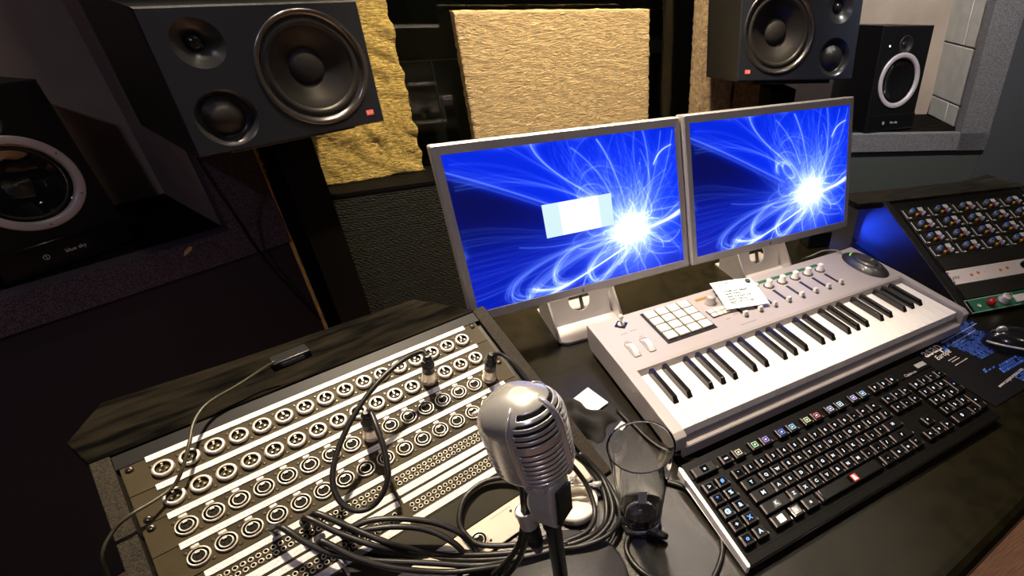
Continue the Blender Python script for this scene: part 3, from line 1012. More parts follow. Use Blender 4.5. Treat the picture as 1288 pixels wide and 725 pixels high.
def fibre(M_):
    """add a second, directional fibre relief to a slab material"""
    nt = M_.node_tree
    bs = nt.nodes['Principled BSDF']
    tc = nt.nodes.new('ShaderNodeTexCoord'); mp = nt.nodes.new('ShaderNodeMapping')
    mp.inputs['Scale'].default_value = (14, 14, 60)
    nz = nt.nodes.new('ShaderNodeTexNoise'); nz.inputs['Scale'].default_value = 3.2; nz.inputs['Detail'].default_value = 8; nz.inputs['Distortion'].default_value = 1.6
    bp = nt.nodes.new('ShaderNodeBump'); bp.inputs['Strength'].default_value = 1.0; bp.inputs['Distance'].default_value = .02
    nt.links.new(tc.outputs['Object'], mp.inputs[0]); nt.links.new(mp.outputs[0], nz.inputs['Vector']); nt.links.new(nz.outputs['Fac'], bp.inputs['Height'])
    nt.links.new(bs.inputs['Normal'].links[0].from_socket, bp.inputs['Normal'])
    nt.links.new(bp.outputs[0], bs.inputs['Normal'])


for q in (M_ROCKY, M_ROCKC, M_ROCKB):
    fibre(q)
slab('insulation_batt', 'lumpy yellow mineral wool slab behind the left studio monitor', frame_yaw((-140, 1754, 78.6), .13), 311, 680, 38, M_ROCKY, 7.5, 3, 6.0, .8)
slab('insulation_batt', 'wide cream mineral wool slab standing behind the left computer display', frame_yaw((321, 1700, 78.6), 0), 607, 443, 50, M_ROCKC, 2.2, 5, 6.5)
slab('insulation_batt', 'tall brown mineral wool slab between the window and right studio monitor', frame_yaw((1139, 1700, 78.6), -.03), 143, 676, 70, M_ROCKB, 3.0, 9, 8)
slab('insulation_batt', 'short brown mineral wool slab under the right studio monitor', frame_yaw((1298, 1700, 78.6), -.1), 140, 240, 60, M_ROCKB, 3.0, 12, 8)
# loose tufts stuffed behind the wooden panel edge
for k in range(4):
    b = B(); b.lathe([(.01, -9), (6, -6), (8.5, 0), (6, 6), (.01, 9)], 9)
    me = b.mesh('tuft', M_ROCKY)
    for v in me.vertices:
        v.co *= rng.uniform(.75, 1.3)
    solo('insulation_tuft', me, 'loose yellow wool tuft stuffed behind the wooden panel edge', 'insulation tuft', frame_yaw((-222 + k * 2, 1676, 214 - k * 22), k * .7), 'loose wool tufts')

# ================================================================== COMPUTER DISPLAYS
def flame(nx, ny):
    """the desktop picture: blue light trails around a white core"""
    r = np.random.RandomState(4)
    L = np.zeros((ny, nx))
    def splat(x, y, w):
        x = np.asarray(x) * (nx - 1); y = np.asarray(y) * (ny - 1)
        w = np.broadcast_to(w, x.shape)
        i = np.floor(x).astype(int); j = np.floor(y).astype(int)
        ok = (i >= 0) & (i < nx - 1) & (j >= 0) & (j < ny - 1)
        i, j, x, y, w = i[ok], j[ok], x[ok], y[ok], w[ok]
        fx, fy = x - i, y - j
        for dx, dy, ww in ((0, 0, (1 - fx) * (1 - fy)), (1, 0, fx * (1 - fy)), (0, 1, (1 - fx) * fy), (1, 1, fx * fy)):
            np.add.at(L, (j + dy, i + dx), ww * w)
    cx, cy = .745, .665
    t = np.linspace(0, 1, 1300)
    def bez(p, w, tt=t):
        p = np.array(p, float)
        while len(p) < 4:
            p = np.vstack([p, p[-1]])
        a = (1 - tt)[:, None]; b_ = tt[:, None]
        q = a ** 3 * p[0] + 3 * a * a * b_ * p[1] + 3 * a * b_ * b_ * p[2] + b_ ** 3 * p[3]
        splat(q[:, 0], q[:, 1], w)
    # fan of trails rising to the upper right
    for k in range(210):
        tx = r.uniform(.42, 1.05); ty = r.uniform(-.1, .25)
        bend = r.normal(0, .06)
        bez([(cx + r.normal(0, .03), cy + r.normal(0, .04)), (cx + (tx - cx) * .3 + bend, cy - .2), (tx + bend * 1.3, .2), (tx + r.normal(0, .03), ty)], r.gamma(1.1, .016) * (1 - .72 * t))
    # sharper trails
    for (p, w) in [(p_, w_ * .55) for p_, w_ in (([(.62, .02), (.66, .12), (.70, .28), (.72, .5)], .30), ([(.84, .0), (.87, .2), (.85, .4), (.80, .62)], .28), ([(.93, .02), (.90, .25), (.84, .45), (.80, .6)], .2),
                   ([(.99, .02), (.95, .3), (.88, .5), (.78, .66)], .25), ([(.98, .12), (.92, .14), (.9, .18), (.88, .24)], .3), ([(.5, .05), (.58, .15), (.64, .3), (.66, .42)], .2))]:
        bez(p, w)
    # the wedge: two bright lines from the left edge
    for k in range(16):
        o = r.normal(0, .010)
        bez([(0, .105 + o * 1.4), (.2, .24 + o), (.38, .40 + o), (.56, .55 + o * 2)], r.gamma(1.2, .010) + (.16 if k == 0 else 0))
    for k in range(14):
        bez([(.02, .02 + r.uniform(0, .2)), (.25, .05 + r.uniform(0, .2)), (.4, .25), (.55, .42)], .02)
    for k in range(10):
        bez([(.2 + r.uniform(0, .2), .0), (.35, .12), (.46, .25), (.6, .42)], r.gamma(1.5, .03))
    # arcs round the little ring above the dialog
    for k in range(16):
        rr = .04 + .2 * r.rand() ** 1.5
        bez([(.52 + r.normal(0, .01), .47 + r.normal(0, .01)), (.50 - rr * r.uniform(.2, .9), .46 - rr * r.uniform(1.4, 2.6)), (.50 + rr * 1.6, .46 - rr * 3.2), (.56 + rr * 1.8, .52)], .022 + .05 * (k % 5 == 0))
    for k in range(18):
        a0 = r.uniform(0, 6.28)
        th = np.linspace(a0, a0 + r.uniform(2.5, 5.5), 500)
        rr = .05 + .15 * r.rand()
        splat(cx - .05 + rr * np.cos(th) * (1 + .2 * np.sin(2 * th)), cy - .06 + rr * 1.35 * np.sin(th), .02 + .05 * r.rand())
    # lower left loops
    for k in range(44):
        s_ = 1 + .08 * r.normal()
        bez([(cx - .03, cy + .05), (.40, .62 + .10 * s_), (.10 + .05 * r.rand(), 1.02 * s_), (.24, 1.05)], .045 * r.rand())
        bez([(.24 + .02 * r.normal(), 1.03), (.40, .98), (.58, .86), (cx - .04, cy + .12)], .04 * r.rand())
    for p in ([(cx, cy + .04), (.45, .64), (.08, .84), (.16, .97)], [(.16, .97), (.22, 1.05), (.40, .99), (.62, .80)], [(.47, .70), (.33, .78), (.30, .95), (.40, .955)], [(.40, .955), (.36, .99), (.27, .96), (.24, .93)],
              [(.62, .78), (.50, .82), (.47, .97), (.55, 1.0)], [(.55, 1.0), (.60, .95), (.64, .90), (.72, .80)]):
        for k in range(16):
            bez(np.array(p) + r.normal(0, .017 if k else .002, (4, 2)), .10 if k == 0 else .034 * r.rand() + .008)
    for k in range(14):
        th = np.linspace(0, 6.28, 500)
        q1, q2 = .026 + .012 * r.rand(), .050 + .03 * r.rand()
        splat(.585 + q1 * np.cos(th) + .4 * q2 * np.sin(th) + r.normal(0, .004), .455 + q2 * np.sin(th) + r.normal(0, .004), .03 + .03 * r.rand())
    # knot of threads right of the core
    for k in range(170):
        a0 = r.uniform(0, 6.28); R_ = .08 + .22 * r.rand()
        p = [(cx + r.normal(0, .04), cy + r.normal(0, .05))]
        for q in range(3):
            a1 = a0 + r.normal(0, .7)
            R2 = R_ * (.5 + .5 * q) * r.uniform(.7, 1.3)
            p.append((cx + R2 * math.cos(a1), cy + R2 * math.sin(a1) * 1.3))
        bez(p, r.gamma(1.2, .040))
    for k in range(16):
        bez([(cx, cy + .02), (.85, .69), (.93, .66), (1.02, .60 + r.normal(0, .015))], .10)
    # faint streaks on the left
    for k in range(30):
        y0 = r.uniform(.45, 1)
        bez([(0, y0), (.2, y0 - .02), (.45, .68 + r.normal(0, .05)), (cx, cy)], .016)
    # soften
    def blur(a, n):
        for _ in range(n):
            a = (np.roll(a, 1, 0) + 2 * a + np.roll(a, -1, 0)) / 4
            a = (np.roll(a, 1, 1) + 2 * a + np.roll(a, -1, 1)) / 4
        return a
    halo = blur(L, 60)
    L = blur(L, 1) * 1.0 + halo * .5
    X, Y = np.meshgrid(np.linspace(0, 1, nx), np.linspace(0, 1, ny))
    d2 = ((X - cx + .02) / .085) ** 2 + ((Y - cy - .01) / .13) ** 2 * (1 + .25 * np.sin(9 * X + 4 * Y)) 
    L += 2.6 * np.exp(-d2 * 1.3) + .55 * np.exp(-d2 / 4)
    # background blue: bright above the wedge line, navy inside it
    line = .12 + .80 * X
    top = 1 / (1 + np.exp((Y - line) * 55))
    low = 1 / (1 + np.exp(-(Y - (.60 - .05 * X)) * 14))
    base = .14 + .62 * top + .38 * low * (1 - top) + .25 * np.exp(-(((X - cx) / .35) ** 2 + ((Y - cy) / .5) ** 2))
    R_ = .0 * base; G_ = .012 * base + .02 * base ** 3; B_ = base ** 1.3 * .98
    E = np.clip(L, 0, None)
    R_ = R_ + .26 * E ** 1.35
    G_ = G_ + .40 * E ** 1.12
    B_ = B_ + .95 * E ** .8
    C_ = np.stack([R_, G_, B_, np.ones_like(R_)], -1)
    return np.clip(C_, 0, 1.6)


SW, SH = 433.4, 270.9
nx_, ny_ = 440, 275
pic = flame(nx_, ny_)
gx, gy = np.meshgrid(np.linspace(0, SW, nx_) * .001, np.linspace(SH, 0, ny_) * .001)
co = np.stack([gx, gy, np.zeros_like(gx)], -1).reshape(-1, 3)
ii = np.arange(nx_ * ny_).reshape(ny_, nx_)
fc = np.stack([ii[1:, :-1], ii[1:, 1:], ii[:-1, 1:], ii[:-1, :-1]], -1).reshape(-1, 4)
scr_me = bpy.data.meshes.new('screen')
scr_me.from_pydata(co.tolist(), [], fc.tolist())
at = scr_me.color_attributes.new('picture', 'FLOAT_COLOR', 'POINT')
at.data.foreach_set('color', pic.reshape(-1).astype(np.float32))
M_SCREEN = bpy.data.materials.new('lit_screen')
M_SCREEN.use_nodes = True
nt = M_SCREEN.node_tree
bs = nt.nodes['Principled BSDF']
an = nt.nodes.new('ShaderNodeAttribute'); an.attribute_name = 'picture'
bs.inputs['Base Color'].default_value = (.005, .005, .006, 1)
bs.inputs['Roughness'].default_value = .35
nt.links.new(an.outputs['Color'], bs.inputs['Emission Color'])
bs.inputs['Emission Strength'].default_value = 1.1
scr_me.materials.append(M_SCREEN)


def display(label, p, yaw, tilt, dialog):
    t = thing('computer_display', label, 'display', frame_plane(p, yaw, tilt), 'silver computer displays')
    bx, by = 14.0, 17.0
    # housing: front frame ring plus a shallow body
    b = B()
    def rr(x0, y0, x1, y1, r_, z, n=6):
        out = []
        for (cx, cy, a0) in ((x1 - r_, y1 - r_, 0), (x0 + r_, y1 - r_, 90), (x0 + r_, y0 + r_, 180), (x1 - r_, y0 + r_, 270)):
            for k in range(n):
                a = math.radians(a0 + 90 * k / (n - 1))
                out.append((cx + r_ * math.cos(a), cy + r_ * math.sin(a), z))
        return out
    rings = [rr(0, 0, SW, SH, .01, -1.5), rr(0, 0, SW, SH, .01, 2.5), rr(-bx + 3, -by + 3, SW + bx - 3, SH + by - 3, 3, 2.5), rr(-bx, -by, SW + bx, SH + by, 4, -.5), rr(-bx, -by, SW + bx, SH + by, 4, -26), rr(-bx + 4, -by + 4, SW + bx - 4, SH + by - 4, 3, -30)]
    n = len(rings[0])
    vs = [v for r_ in rings for v in r_]
    fs = []
    for i in range(len(rings) - 1):
        for k in range(n):
            k2 = (k + 1) % n
            fs.append((i * n + k, i * n + k2, (i + 1) * n + k2, (i + 1) * n + k))
    fs.append(tuple(5 * n + k for k in range(n)))
    b._put(vs, fs, 0)
    part('bezel', b.mesh('bezel', M_ALU), t)
    sc = part('screen', scr_me, t, T(0, 0, .2))
    if dialog:
        x0, x1, y0, y1 = .3395 * SW, .655 * SW, SH * (1 - .61), SH * (1 - .386)
        b = B()
        b.quad([(x0, y0, 0), (x1, y0, 0), (x1, y1, 0), (x0, y1, 0)], 0)
        xa, xb = x0 + (x1 - x0) * .23, x0 + (x1 - x0) * .80
        b.quad([(xa, y0, .15), (xb, y0, .15), (xb, y1, .15), (xa, y1, .15)], 1)
        part('dialog_window', b.mesh('dialog_window', [glow('dialog_pale', (.72, .95, 1), .98), glow('dialog_white', (1, 1, 1), 1.15)]), sc, T(0, 0, .3), 'white dialog box on the screen')
    # the little fruit-shaped maker's mark
    b = B()
    pts = []
    for k in range(20):
        a = 2 * PI * k / 20
        r_ = 3.1 * (1 - .12 * math.cos(2 * a) - .10 * math.sin(a)) * (.72 if k in (0, 1, 19) else 1)
        pts.append((r_ * math.cos(a), r_ * math.sin(a)))
    b.prism(pts, 0, .4); b.prism([(0, 3.4), (1.6, 5.2), (.4, 5.0)], 0, .4)
    part('logo', b.mesh('logo', mat('logo_grey', (.22, .21, .22), .3, .6)), t, T(SW * .46, -by / 2, 2.5))
    return t


# the stand of a display stands in its own upright frame, as a part of the display
def display_stand(disp, cx, cyf, zt):
    """bent sheet stand: foot plate, sloping leg with an oval cable hole, tapered side flanges"""
    inv = disp.matrix_world.inverted()
    M = inv @ Matrix.Translation(W(cx, cyf, 0))
    w = 148
    b = B()
    pl = []
    for (sx, a0) in ((1, -90), (1, 0)):
        pass
    r_ = 22
    foot = [(-w / 2, 150), (-w / 2, r_)] + [(-w / 2 + r_ - r_ * math.cos(math.radians(a)), r_ - r_ * math.sin(math.radians(a))) for a in (15, 30, 45, 60, 75, 90)] + [(w / 2 - r_ + r_ * math.sin(math.radians(a)), r_ - r_ * math.cos(math.radians(a))) for a in (0, 15, 30, 45, 60, 75)] + [(w / 2, r_), (w / 2, 150)]
    b.prism(foot, 0, 5, bev=.8)
    st = part('stand_foot', b.mesh('stand_foot', M_ALU), disp, M)
    # leg: sloping plate from the foot up to the hinge with an oval hole
    y0, z0, y1, z1 = 62, 5, 120, zt + 60
    L = math.hypot(y1 - y0, z1 - z0)
    an = math.atan2(z1 - z0, y1 - y0)
    b = B()
    baffle_cells = [(0, 46, 24, -w / 2 + 8, w / 2 - 8, 0, 92)]
    baffle(b, 0, 0, baffle_cells, 0, 0, 32)
    baffle(b, 0, 0, baffle_cells, 0, -4, 32)
    b._put([(-w / 2 + 8, 92, 0), (w / 2 - 8, 92, 0), (w / 2 - 8, L, 0), (-w / 2 + 8, L, 0), (-w / 2 + 8, 92, -4), (w / 2 - 8, 92, -4), (w / 2 - 8, L, -4), (-w / 2 + 8, L, -4)], [(0, 1, 2, 3), (7, 6, 5, 4), (2, 6, 7, 3)], 0)
    b.open_lathe([(24, 0), (24, -4)], 32, M=Matrix.Translation((0, 46, 0)))
    lg = part('stand_leg', b.mesh('stand_leg', M_ALU), disp, M @ T(0, y0, z0) @ RX(an))
    b = B(); b.box((6, 46, -9), (7, 70, 8), 0, 2); part('cable', b.mesh('cable', mat('grey_cable', (.06, .06, .06), .5)), lg)
    for sx in (-1, 1):
        b = B()
        b.prism([(8, 5), (y1 + 6, zt + 40), (y1 + 12, zt + 40), (y1 + 12, 5)], -2, 2, M=MYZ)
        part('stand_flange', b.mesh('stand_flange', M_ALU), disp, M @ T(sx * (w / 2 - 2.1), 0, 0))
    b = B(); b.lathe([(14, -60), (14, 60)], 18, M=Matrix.Rotation(PI / 2, 4, 'Y')); part('hinge', b.mesh('hinge', M_ALU), disp, M @ T(0, y1 + 2, zt + 62))


dL = display('left silver computer display with a white dialog box on blue wallpaper', (111.3, 829.7, 119.3), .0089, .226, True)
dR = display('silver computer display showing blue wallpaper without any dialog box', (573.0, 825.0, 123.8), -.0089, .226, False)
bpy.context.view_layer.update()
display_stand(dL, 326, 816, 100)
display_stand(dR, 800, 812, 100)
dL['label'] = 'silver computer display with a white dialog box on blue wallpaper'

# ================================================================== SYNTHESIZER KEYBOARD
SM = frame_yaw((320.5, 466.1, 0), .0151)
syn = thing('synthesizer_keyboard', 'silver 49-key synthesizer controller lying in front of the displays', 'keyboard instrument', SM)
ZP = 66                                    # top panel height
b = B()
# body profile (y,z) swept along x
body = [(-12, 26), (-12, 33), (-4, 33), (-2, 30), (142, 30), (142, 56), (146, ZP - 2), (152, ZP), (307, ZP), (311, ZP - 4), (311, 34), (300, 12), (10, 8)]
b.prism(body, -8, 690, M=MYZ)
part('chassis', b.mesh('chassis', M_SYNTH), syn)
for (x0, x1) in ((-22, -2), (683.5, 700)):
    b = B(); b.prism([(-16, 31), (-16, 56), (-6, 62), (150, ZP), (309, ZP + .2), (312, ZP - 3), (312, 34), (300, 14), (6, 14)], x0, x1, M=MYZ, bev=1.5)
    part('end_cheek', b.mesh('end_cheek', M_SYNTH), syn)
b = B(); b.prism([(-16, 12), (-16, 31), (-14, 33), (-11, 33), (-11, 12)], -8, 690, M=MYZ); part('front_rail', b.mesh('front_rail', M_SYNTHD), syn)
for x in (30, 650):
    for y in (40, 270):
        b = B(); b.cyl((0, 0, 0), 10, 10, 0, 14); part('foot', b.mesh('foot', M_BLACKP), syn, T(x, y, 0))
KW = 681.5 / 29
b = B(); b.box((0, 69.5, 46.5), (KW - .7, 139, 17), 0, 1.0); WKM = b.mesh('white_key', M_WHITEK)
b = B(); b.prism([(52, 55), (59, 66), (138, 67), (138, 55)], -5.2, 5.2, M=MYZ, bev=1.2)
for v in b.bm.verts:
    if v.co.z > .061:
        v.co.x *= .78
for f in b.bm.faces:
    f.smooth = False
BKM = b.mesh('black_key', M_BLACKK)
for k in range(29):
    part('white_key', WKM, syn, T((k + .5) * KW, 0, 0))
for o in range(4):
    for (k, off) in ((0, -1.6), (1, 1.6), (3, -2.2), (4, 0), (5, 2.2)):
        part('black_key', BKM, syn, T((o * 7 + k + 1) * KW + off, 0, 0))
# joystick
b = B(); b.box((0, 0, .5), (21, 21, 1), 0, .3, seg=1); js = part('joystick', b.mesh('joystick', M_BLACKG), syn, T(36, 279, ZP) @ RZ(PI / 4))
b = B(); b.lathe([(7.5, 0), (6.5, 3), (3, 4), (2.4, 12), (4.4, 14), (4.8, 19), (3, 22), (.01, 22.6)], 16); part('stick', b.mesh('stick', M_WHITE), js, T(0, 0, 1))
# wheels
for x in (17, 48):
    b = B(); b.box((0, 0, .3), (15, 44, .6), 0, 2, seg=1); wh_ = part('wheel_slot', b.mesh('wheel_slot', M_SYNTHD), syn, T(x + 2, 199, ZP))
    b = B(); b.lathe([(21, -5), (22, -4), (22, 4), (21, 5)], 36, M=Matrix.Rotation(PI / 2, 4, 'Y')); part('wheel', b.mesh('wheel', M_WHITE), wh_, T(0, 0, -13))
# pads
b = B(); b.box((140, 238, ZP + .6), (111, 110, 1.2), 0, .3, seg=1); pb_ = part('pad_bed', b.mesh('pad_bed', M_BLACKP), syn)
b = B(); b.box((0, 0, 2.2), (22.5, 22.5, 4.4), 0, 1.0); PADM = b.mesh('pad', M_PAD)
for i in range(4):
    for j in range(4):
        part('drum_pad', PADM, syn, T(140 + (i - 1.5) * 26.2, 240 + (j - 1.5) * 25.4, ZP + 1.2))
# encoder, its display and the four buttons
b = B(); b.lathe([(13, 0), (12.5, 2), (10.5, 3), (10, 15), (8.5, 17), (.01, 17.4)], 24); part('encoder_knob', b.mesh('encoder_knob', M_SYNTH), syn, T(234, 262, ZP))
b = B(); b.box((0, 0, .4), (32, 8, .8), 0, .2, seg=1); part('amber_display', b.mesh('amber_display', mat('amber_lcd', (.25, .13, .02), .25, emit=(.6, .3, .05), estr=.25)), syn, T(227, 283, ZP))
b = B(); b.box((0, 0, .4), (44, 28, .8), 0, .3, seg=1); bb = part('button_bed', b.mesh('button_bed', M_BLACKP), syn, T(228, 226, ZP))
b = B(); b.box((0, 0, 1.2), (12.5, 11.5, 2.4), 0, .6); BTN = b.mesh('button', M_PAD)
for i in range(3):
    for j in range(2):
        part('button', BTN, bb, T((i - 1) * 14, (j - .5) * 13.4, .8))
# eight knobs with green displays, eight sliders
b = B(); b.lathe([(12, 0), (12, .8), (11, 1)], 24, 0); b.lathe([(10, 1), (9.4, 3), (7, 4.5), (6.6, 15), (5.4, 16.5), (.01, 17)], 22, 1); KNM = b.mesh('knob', [M_BLACKP, M_WHITE])
b = B(); b.box((0, 0, .5), (29, 9, 1.0), 0, .2, seg=1); LCM = b.mesh('parameter_display', M_LCD)
b = B(); b.box((0, 0, .25), (7, 58, .5)); SLM = b.mesh('slider_slot', M_BLACKP)
b = B(); b.box((0, 0, 5), (11, 10, 10), 0, 1.2, taper=(.8, .6)); b.box((0, 0, 10.2), (8.5, 1.2, .8), 1); CAPM = b.mesh('slider_cap', [M_WHITE, M_GREYK])
for k in range(8):
    x = 271 + k * 38.3
    part('knob', KNM, syn, T(x + 1, 258, ZP))
    part('parameter_display', LCM, syn, T(x - 2, 279, ZP))
    sl = part('slider_slot', SLM, syn, T(x - 2, 211, ZP))
    part('slider_cap', CAPM, sl, T(0, -20 if k != 4 else -18, .5))
b = B()
for (x, y, w_) in ((28, 250, 14), (48, 252, 14), (20, 226, 9), (52, 228, 8), (260, 168, 40), (232, 198, 10), (255, 204, 12)):
    b.box((x, y, ZP + .1), (w_, 1.0, .3))
part('printing', b.mesh('printing', mat('synth_print', (.16, .15, .15), .6)), syn)

# the note lying on it
nt_ = thing('paper_note', 'white handwritten paper note lying on the synthesizer panel', 'paper note', SM @ T(297, 250, ZP + 13) @ RZ(-.235) @ RX(.09))
b = B()
grid_face(b, 9, 9, lambda i, j: ((i - .5) * 96, (j - .5) * 94, 2.2 * math.sin(i * 3.1) * (j - .2) + 1.5 * math.sin(j * 4)), 0)
part('sheet', b.mesh('sheet', M_PAPER), nt_)
b = B(); b.lathe([(6, 0), (6, .5)], 18); part('punched_hole', b.mesh('punched_hole', mat('hole_dark_green', (.02, .06, .03), .6)), nt_, T(34, 34, 3.2))
b = B()
for (row, words) in enumerate(((3, 2), (2,), (), (4, 2, 4), (3, 4), (3, 5, 2), (4, 4), (3, 2, 5))):
    x = -36 + (4 if row > 2 else 0)
    for wlen in words:
        for c in range(wlen):
            px = x
            pts = [(px + q * 1.0, 34 - row * 9.2 + rng.uniform(-2.2, 2.2), 3.6) for q in range(4)]
            b.tube(pts, .75, 4, 0, 2)
            x += 4.6
        x += 4
part('handwriting', b.mesh('handwriting', M_INK), nt_)

# wireless mouse base, an oval black puck with its lead
pk = thing('mouse_receiver', 'oval black wireless receiver puck on the end of the synthesizer', 'receiver', SM @ T(655, 226, ZP + .4) @ RZ(-.05))
b = B()
def oval(i, j):
    a = 2 * PI * i; r_ = j
    zz = 15 * (1 - r_ ** 3.2)
    sx, sy = 37, 66
    return (sx * r_ * math.cos(a) * (1 + .06 * math.sin(a)), sy * r_ * math.sin(a), zz + .4 - (2.5 if .46 < r_ < .58 else 0))
grid_face(b, 49, 24, oval, 0)
b.lathe([(1, 0), (1, .4)], 48, 0, M=Matrix.Diagonal((37, 66, 1, 1)))
bmesh.ops.remove_doubles(b.bm, verts=b.bm.verts, dist=1e-6)
part('shell', b.mesh('shell', mat('puck_black', (.022, .022, .024), .38, coat=.2)), pk)
b = B(); b.box((0, 0, 0), (3, 1.6, 1)); GL = b.mesh('status_light', glow('green_led', (.35, 1, .15), 2.5))
for (x, y) in ((-14, 38), (-9, 42), (-4, 44)):
    part('status_light', GL, pk, T(x, y, 11.0))
part('lettering', text_mesh('logi', 8, M_WHITE), pk, T(9, -6, 15.4) @ RZ(.5))

# ================================================================== LIT COMPUTER KEYBOARD
KO = 1.02
OM = frame_plane((287.4 * KO, 252.2 * KO, 643.8 - (643.8 - 34.9) * KO), .0141, PI / 2 - .078)
kb = thing('computer_keyboard', 'wide black computer keyboard whose keys show small lit icons', 'computer keyboard', OM)
def ks(v): return v * KO
b = B(); b.box((ks(268.5), ks(81), -14), (ks(537), ks(164), 14), 0, 3); part('base', b.mesh('base', mat('keyboard_black', (.0032, .003, .0026), .45, 0, .1, 1500, spec=.15)), kb)
b = B(); b.box((ks(268.5), ks(150), -6.2), (ks(533), ks(30), 2), 0, .8, seg=1); b.box((ks(268.5), ks(4.5), -6.2), (ks(533), ks(13), 2), 0, .8, seg=1); part('frame_strips', b.mesh('frame_strips', MATS['keyboard_black']), kb)
b = B(); b.tube([(ks(2), ks(-1), -9), (ks(536), ks(-1), -9)], 2.2, 8, 0, 1); part('front_edge', b.mesh('front_edge', mat('edge_olive', (.06, .055, .035), .3)), kb)
b = B(); b.prism([(ks(-1), ks(-3)), (ks(-4.5), ks(-2)), (ks(-4), ks(135)), (ks(-6), ks(141)), (ks(-5), ks(160)), (ks(-1.5), ks(163)), (ks(1.5), ks(158)), (ks(1), ks(0))], -19, -3, bev=1.2); part('white_side_trim', b.mesh('white_side_trim', mat('bright_white_trim', (.92, .90, .90), .35)), kb)
b = B(); b.box((ks(27), ks(162), -16), (30, 6, 8)); b.box((ks(268), ks(81), -23), (ks(500), ks(120), 4)); part('underside', b.mesh('underside', M_BLACKP), kb)

M_KEY = mat('clear_black_key', (.006, .0055, .0055), .32, spec=.3)
M_KEYGLINT = mat('key_edge_glint', (.34, .28, .27), .18, coat=.5)  # pale strips on the caps imitate reflections along the clear edges
M_OLED = mat('key_window', (.004, .004, .004), .1)
G_WHITE = glow('icon_white', (.86, .90, 1), 1.25)
G_BLUE = glow('icon_blue', (.18, .38, 1), 1.6)
G_PALE = glow('icon_pale_blue', (.62, .80, 1), 1.35)
ICON = {c: glow('icon_' + c, v, 1.1) for c, v in dict(yellow=(1, .86, .45), green=(.55, .95, .45), violet=(.62, .35, 1), blue=(.22, .30, 1), cyan=(.40, .80, 1), lime=(.9, .95, .45), red=(1, .22, .22), lilac=(.72, .70, 1), teal=(.70, .95, 1), mauve=(.70, .60, 1), sky=(.45, .75, 1)).items()}
KEYM = {}


def keymesh(w, h):
    k = (round(w), round(h))
    if k not in KEYM:
        b = B()
        b.box((0, 0, 3.5), (w, h, 7), 0, 1.4, taper=(.90, .90))
        b.box((-w / 2 + 1.5, 0, 6.5), (.8, h * .78, 1.0), 1)
        b.box((-w / 2 + 3.0, 0, 6.7), (.5, h * .70, .8), 1)
        b.box((w / 2 - 1.6, -h * .30, 6.5), (.7, h * .2, 1.0), 1)
        ww = min(w, h) * .56
        b.box((0, 0, 7.0), (ww, ww, .5), 2, .1, seg=1)
        KEYM[k] = b.mesh('key', [M_KEY, M_KEYGLINT, M_OLED])
    return KEYM[k]


def sq_icon(c):
    k = 'sq' + c
    if k not in KEYM:
        b = B()
        for (cx, cy, sx, sy) in ((0, 4.1, 9.4, 1.2), (0, -4.1, 9.4, 1.2), (4.1, 0, 1.2, 7.2), (-4.1, 0, 1.2, 7.2)):
            b.box((cx, cy, .2), (sx, sy, .3), 0)
        b.lathe([(1.9, 0), (1.8, .4)], 8, 1)
        KEYM[k] = b.mesh('icon', [ICON[c], G_WHITE])
    return KEYM[k]


def key(u, v, w=19.6, h=19.6, ch=None, icon=None, g=None, size=6.6):
    o = part('key', keymesh(ks(w), ks(h)), kb, T(ks(u), ks(v), -5.6))
    zt = 7.35
    if icon:
        part('icon', sq_icon(icon), o, T(0, 0, zt - .1))
    elif ch:
        part('icon', text_mesh(ch, size, g or G_WHITE, bold=.35), o, T(0, 0, zt))
    return o


P_ = 21.25
key(27, 141, 40, 19.6, 'o', size=7)
key(65, 141, ch='esc', size=5)
for (u, c) in ((88, 'yellow'), (119, 'green'), (140, 'violet'), (172, 'blue'), (194, 'cyan'), (225, 'lime'), (246, 'red'), (277, 'lilac'), (299, 'teal'), (331, 'mauve'), (353, 'sky')):
    key(u, 141, icon=c)
for i, u in enumerate((384, 405, 427)):
    key(u, 141, ch='PSB'[i], g=G_PALE)
for i, c in enumerate('`1234567890-='):
    key(67 + i * P_, 112, ch=c)
key(347.5, 112, 24, 19.6, '<')
key(73.5, 91, 31, 19.6, 'T', g=G_PALE)
for i, c in enumerate('QWERTYUIOP[]'):
    key(100 + i * P_, 91, ch=c)
key(353, 91, 20, 19.6, '/')
key(78, 70, 39, 19.6, 'M', size=8)
for i, c in enumerate("ASDFGHJKL;'"):
    key(105.5 + i * P_, 70, ch=c)
key(345, 70, 36, 19.6, 'H', size=7)
key(83, 49, 47, 19.6, 'K', size=8)
for i, c in enumerate('ZXCVBNM,./'):
    key(115.5 + i * P_, 49, ch=c)
key(341, 49, 44, 19.6, 'r', size=8)
key(74, 28, 30, 19.6, 'o', size=7)
key(101, 28, 20, 19.6, '8', size=7)
key(127, 28, 25, 19.6, 'n', size=7)
sp = key(206, 28, 128, 19.6)
b = B(); b.box((0, 0, .2), (10, 11, .3), 0); b.prism([(-3.5, -4), (3.5, -4), (1, 4), (-2.5, 4.6)], .2, .55, 1)
part('icon', b.mesh('icon', [glow('icon_space_red', (1, .10, .05), 1.3), G_WHITE]), sp, T(ks(6), -1, 7.3), label='red and white icon')
key(284, 28, 24, 19.6, '-')
key(309, 28, 22, 19.6, 'n')
key(330, 28, 18, 19.6, 'o')
key(351, 28, 20, 19.6, '*')
for r, v in enumerate((112.5, 91.5, 70.2, 49, 27)):
    for c, u in enumerate((16.5, 38)):
        ch = ('>', '#'), ('*', '%'), ('@', '&'), ('+', 'X'), ('o', 'A')
        key(u, v, ch=ch[r][c], g=G_BLUE if (r + c) % 3 == 1 else G_PALE, size=8.5)
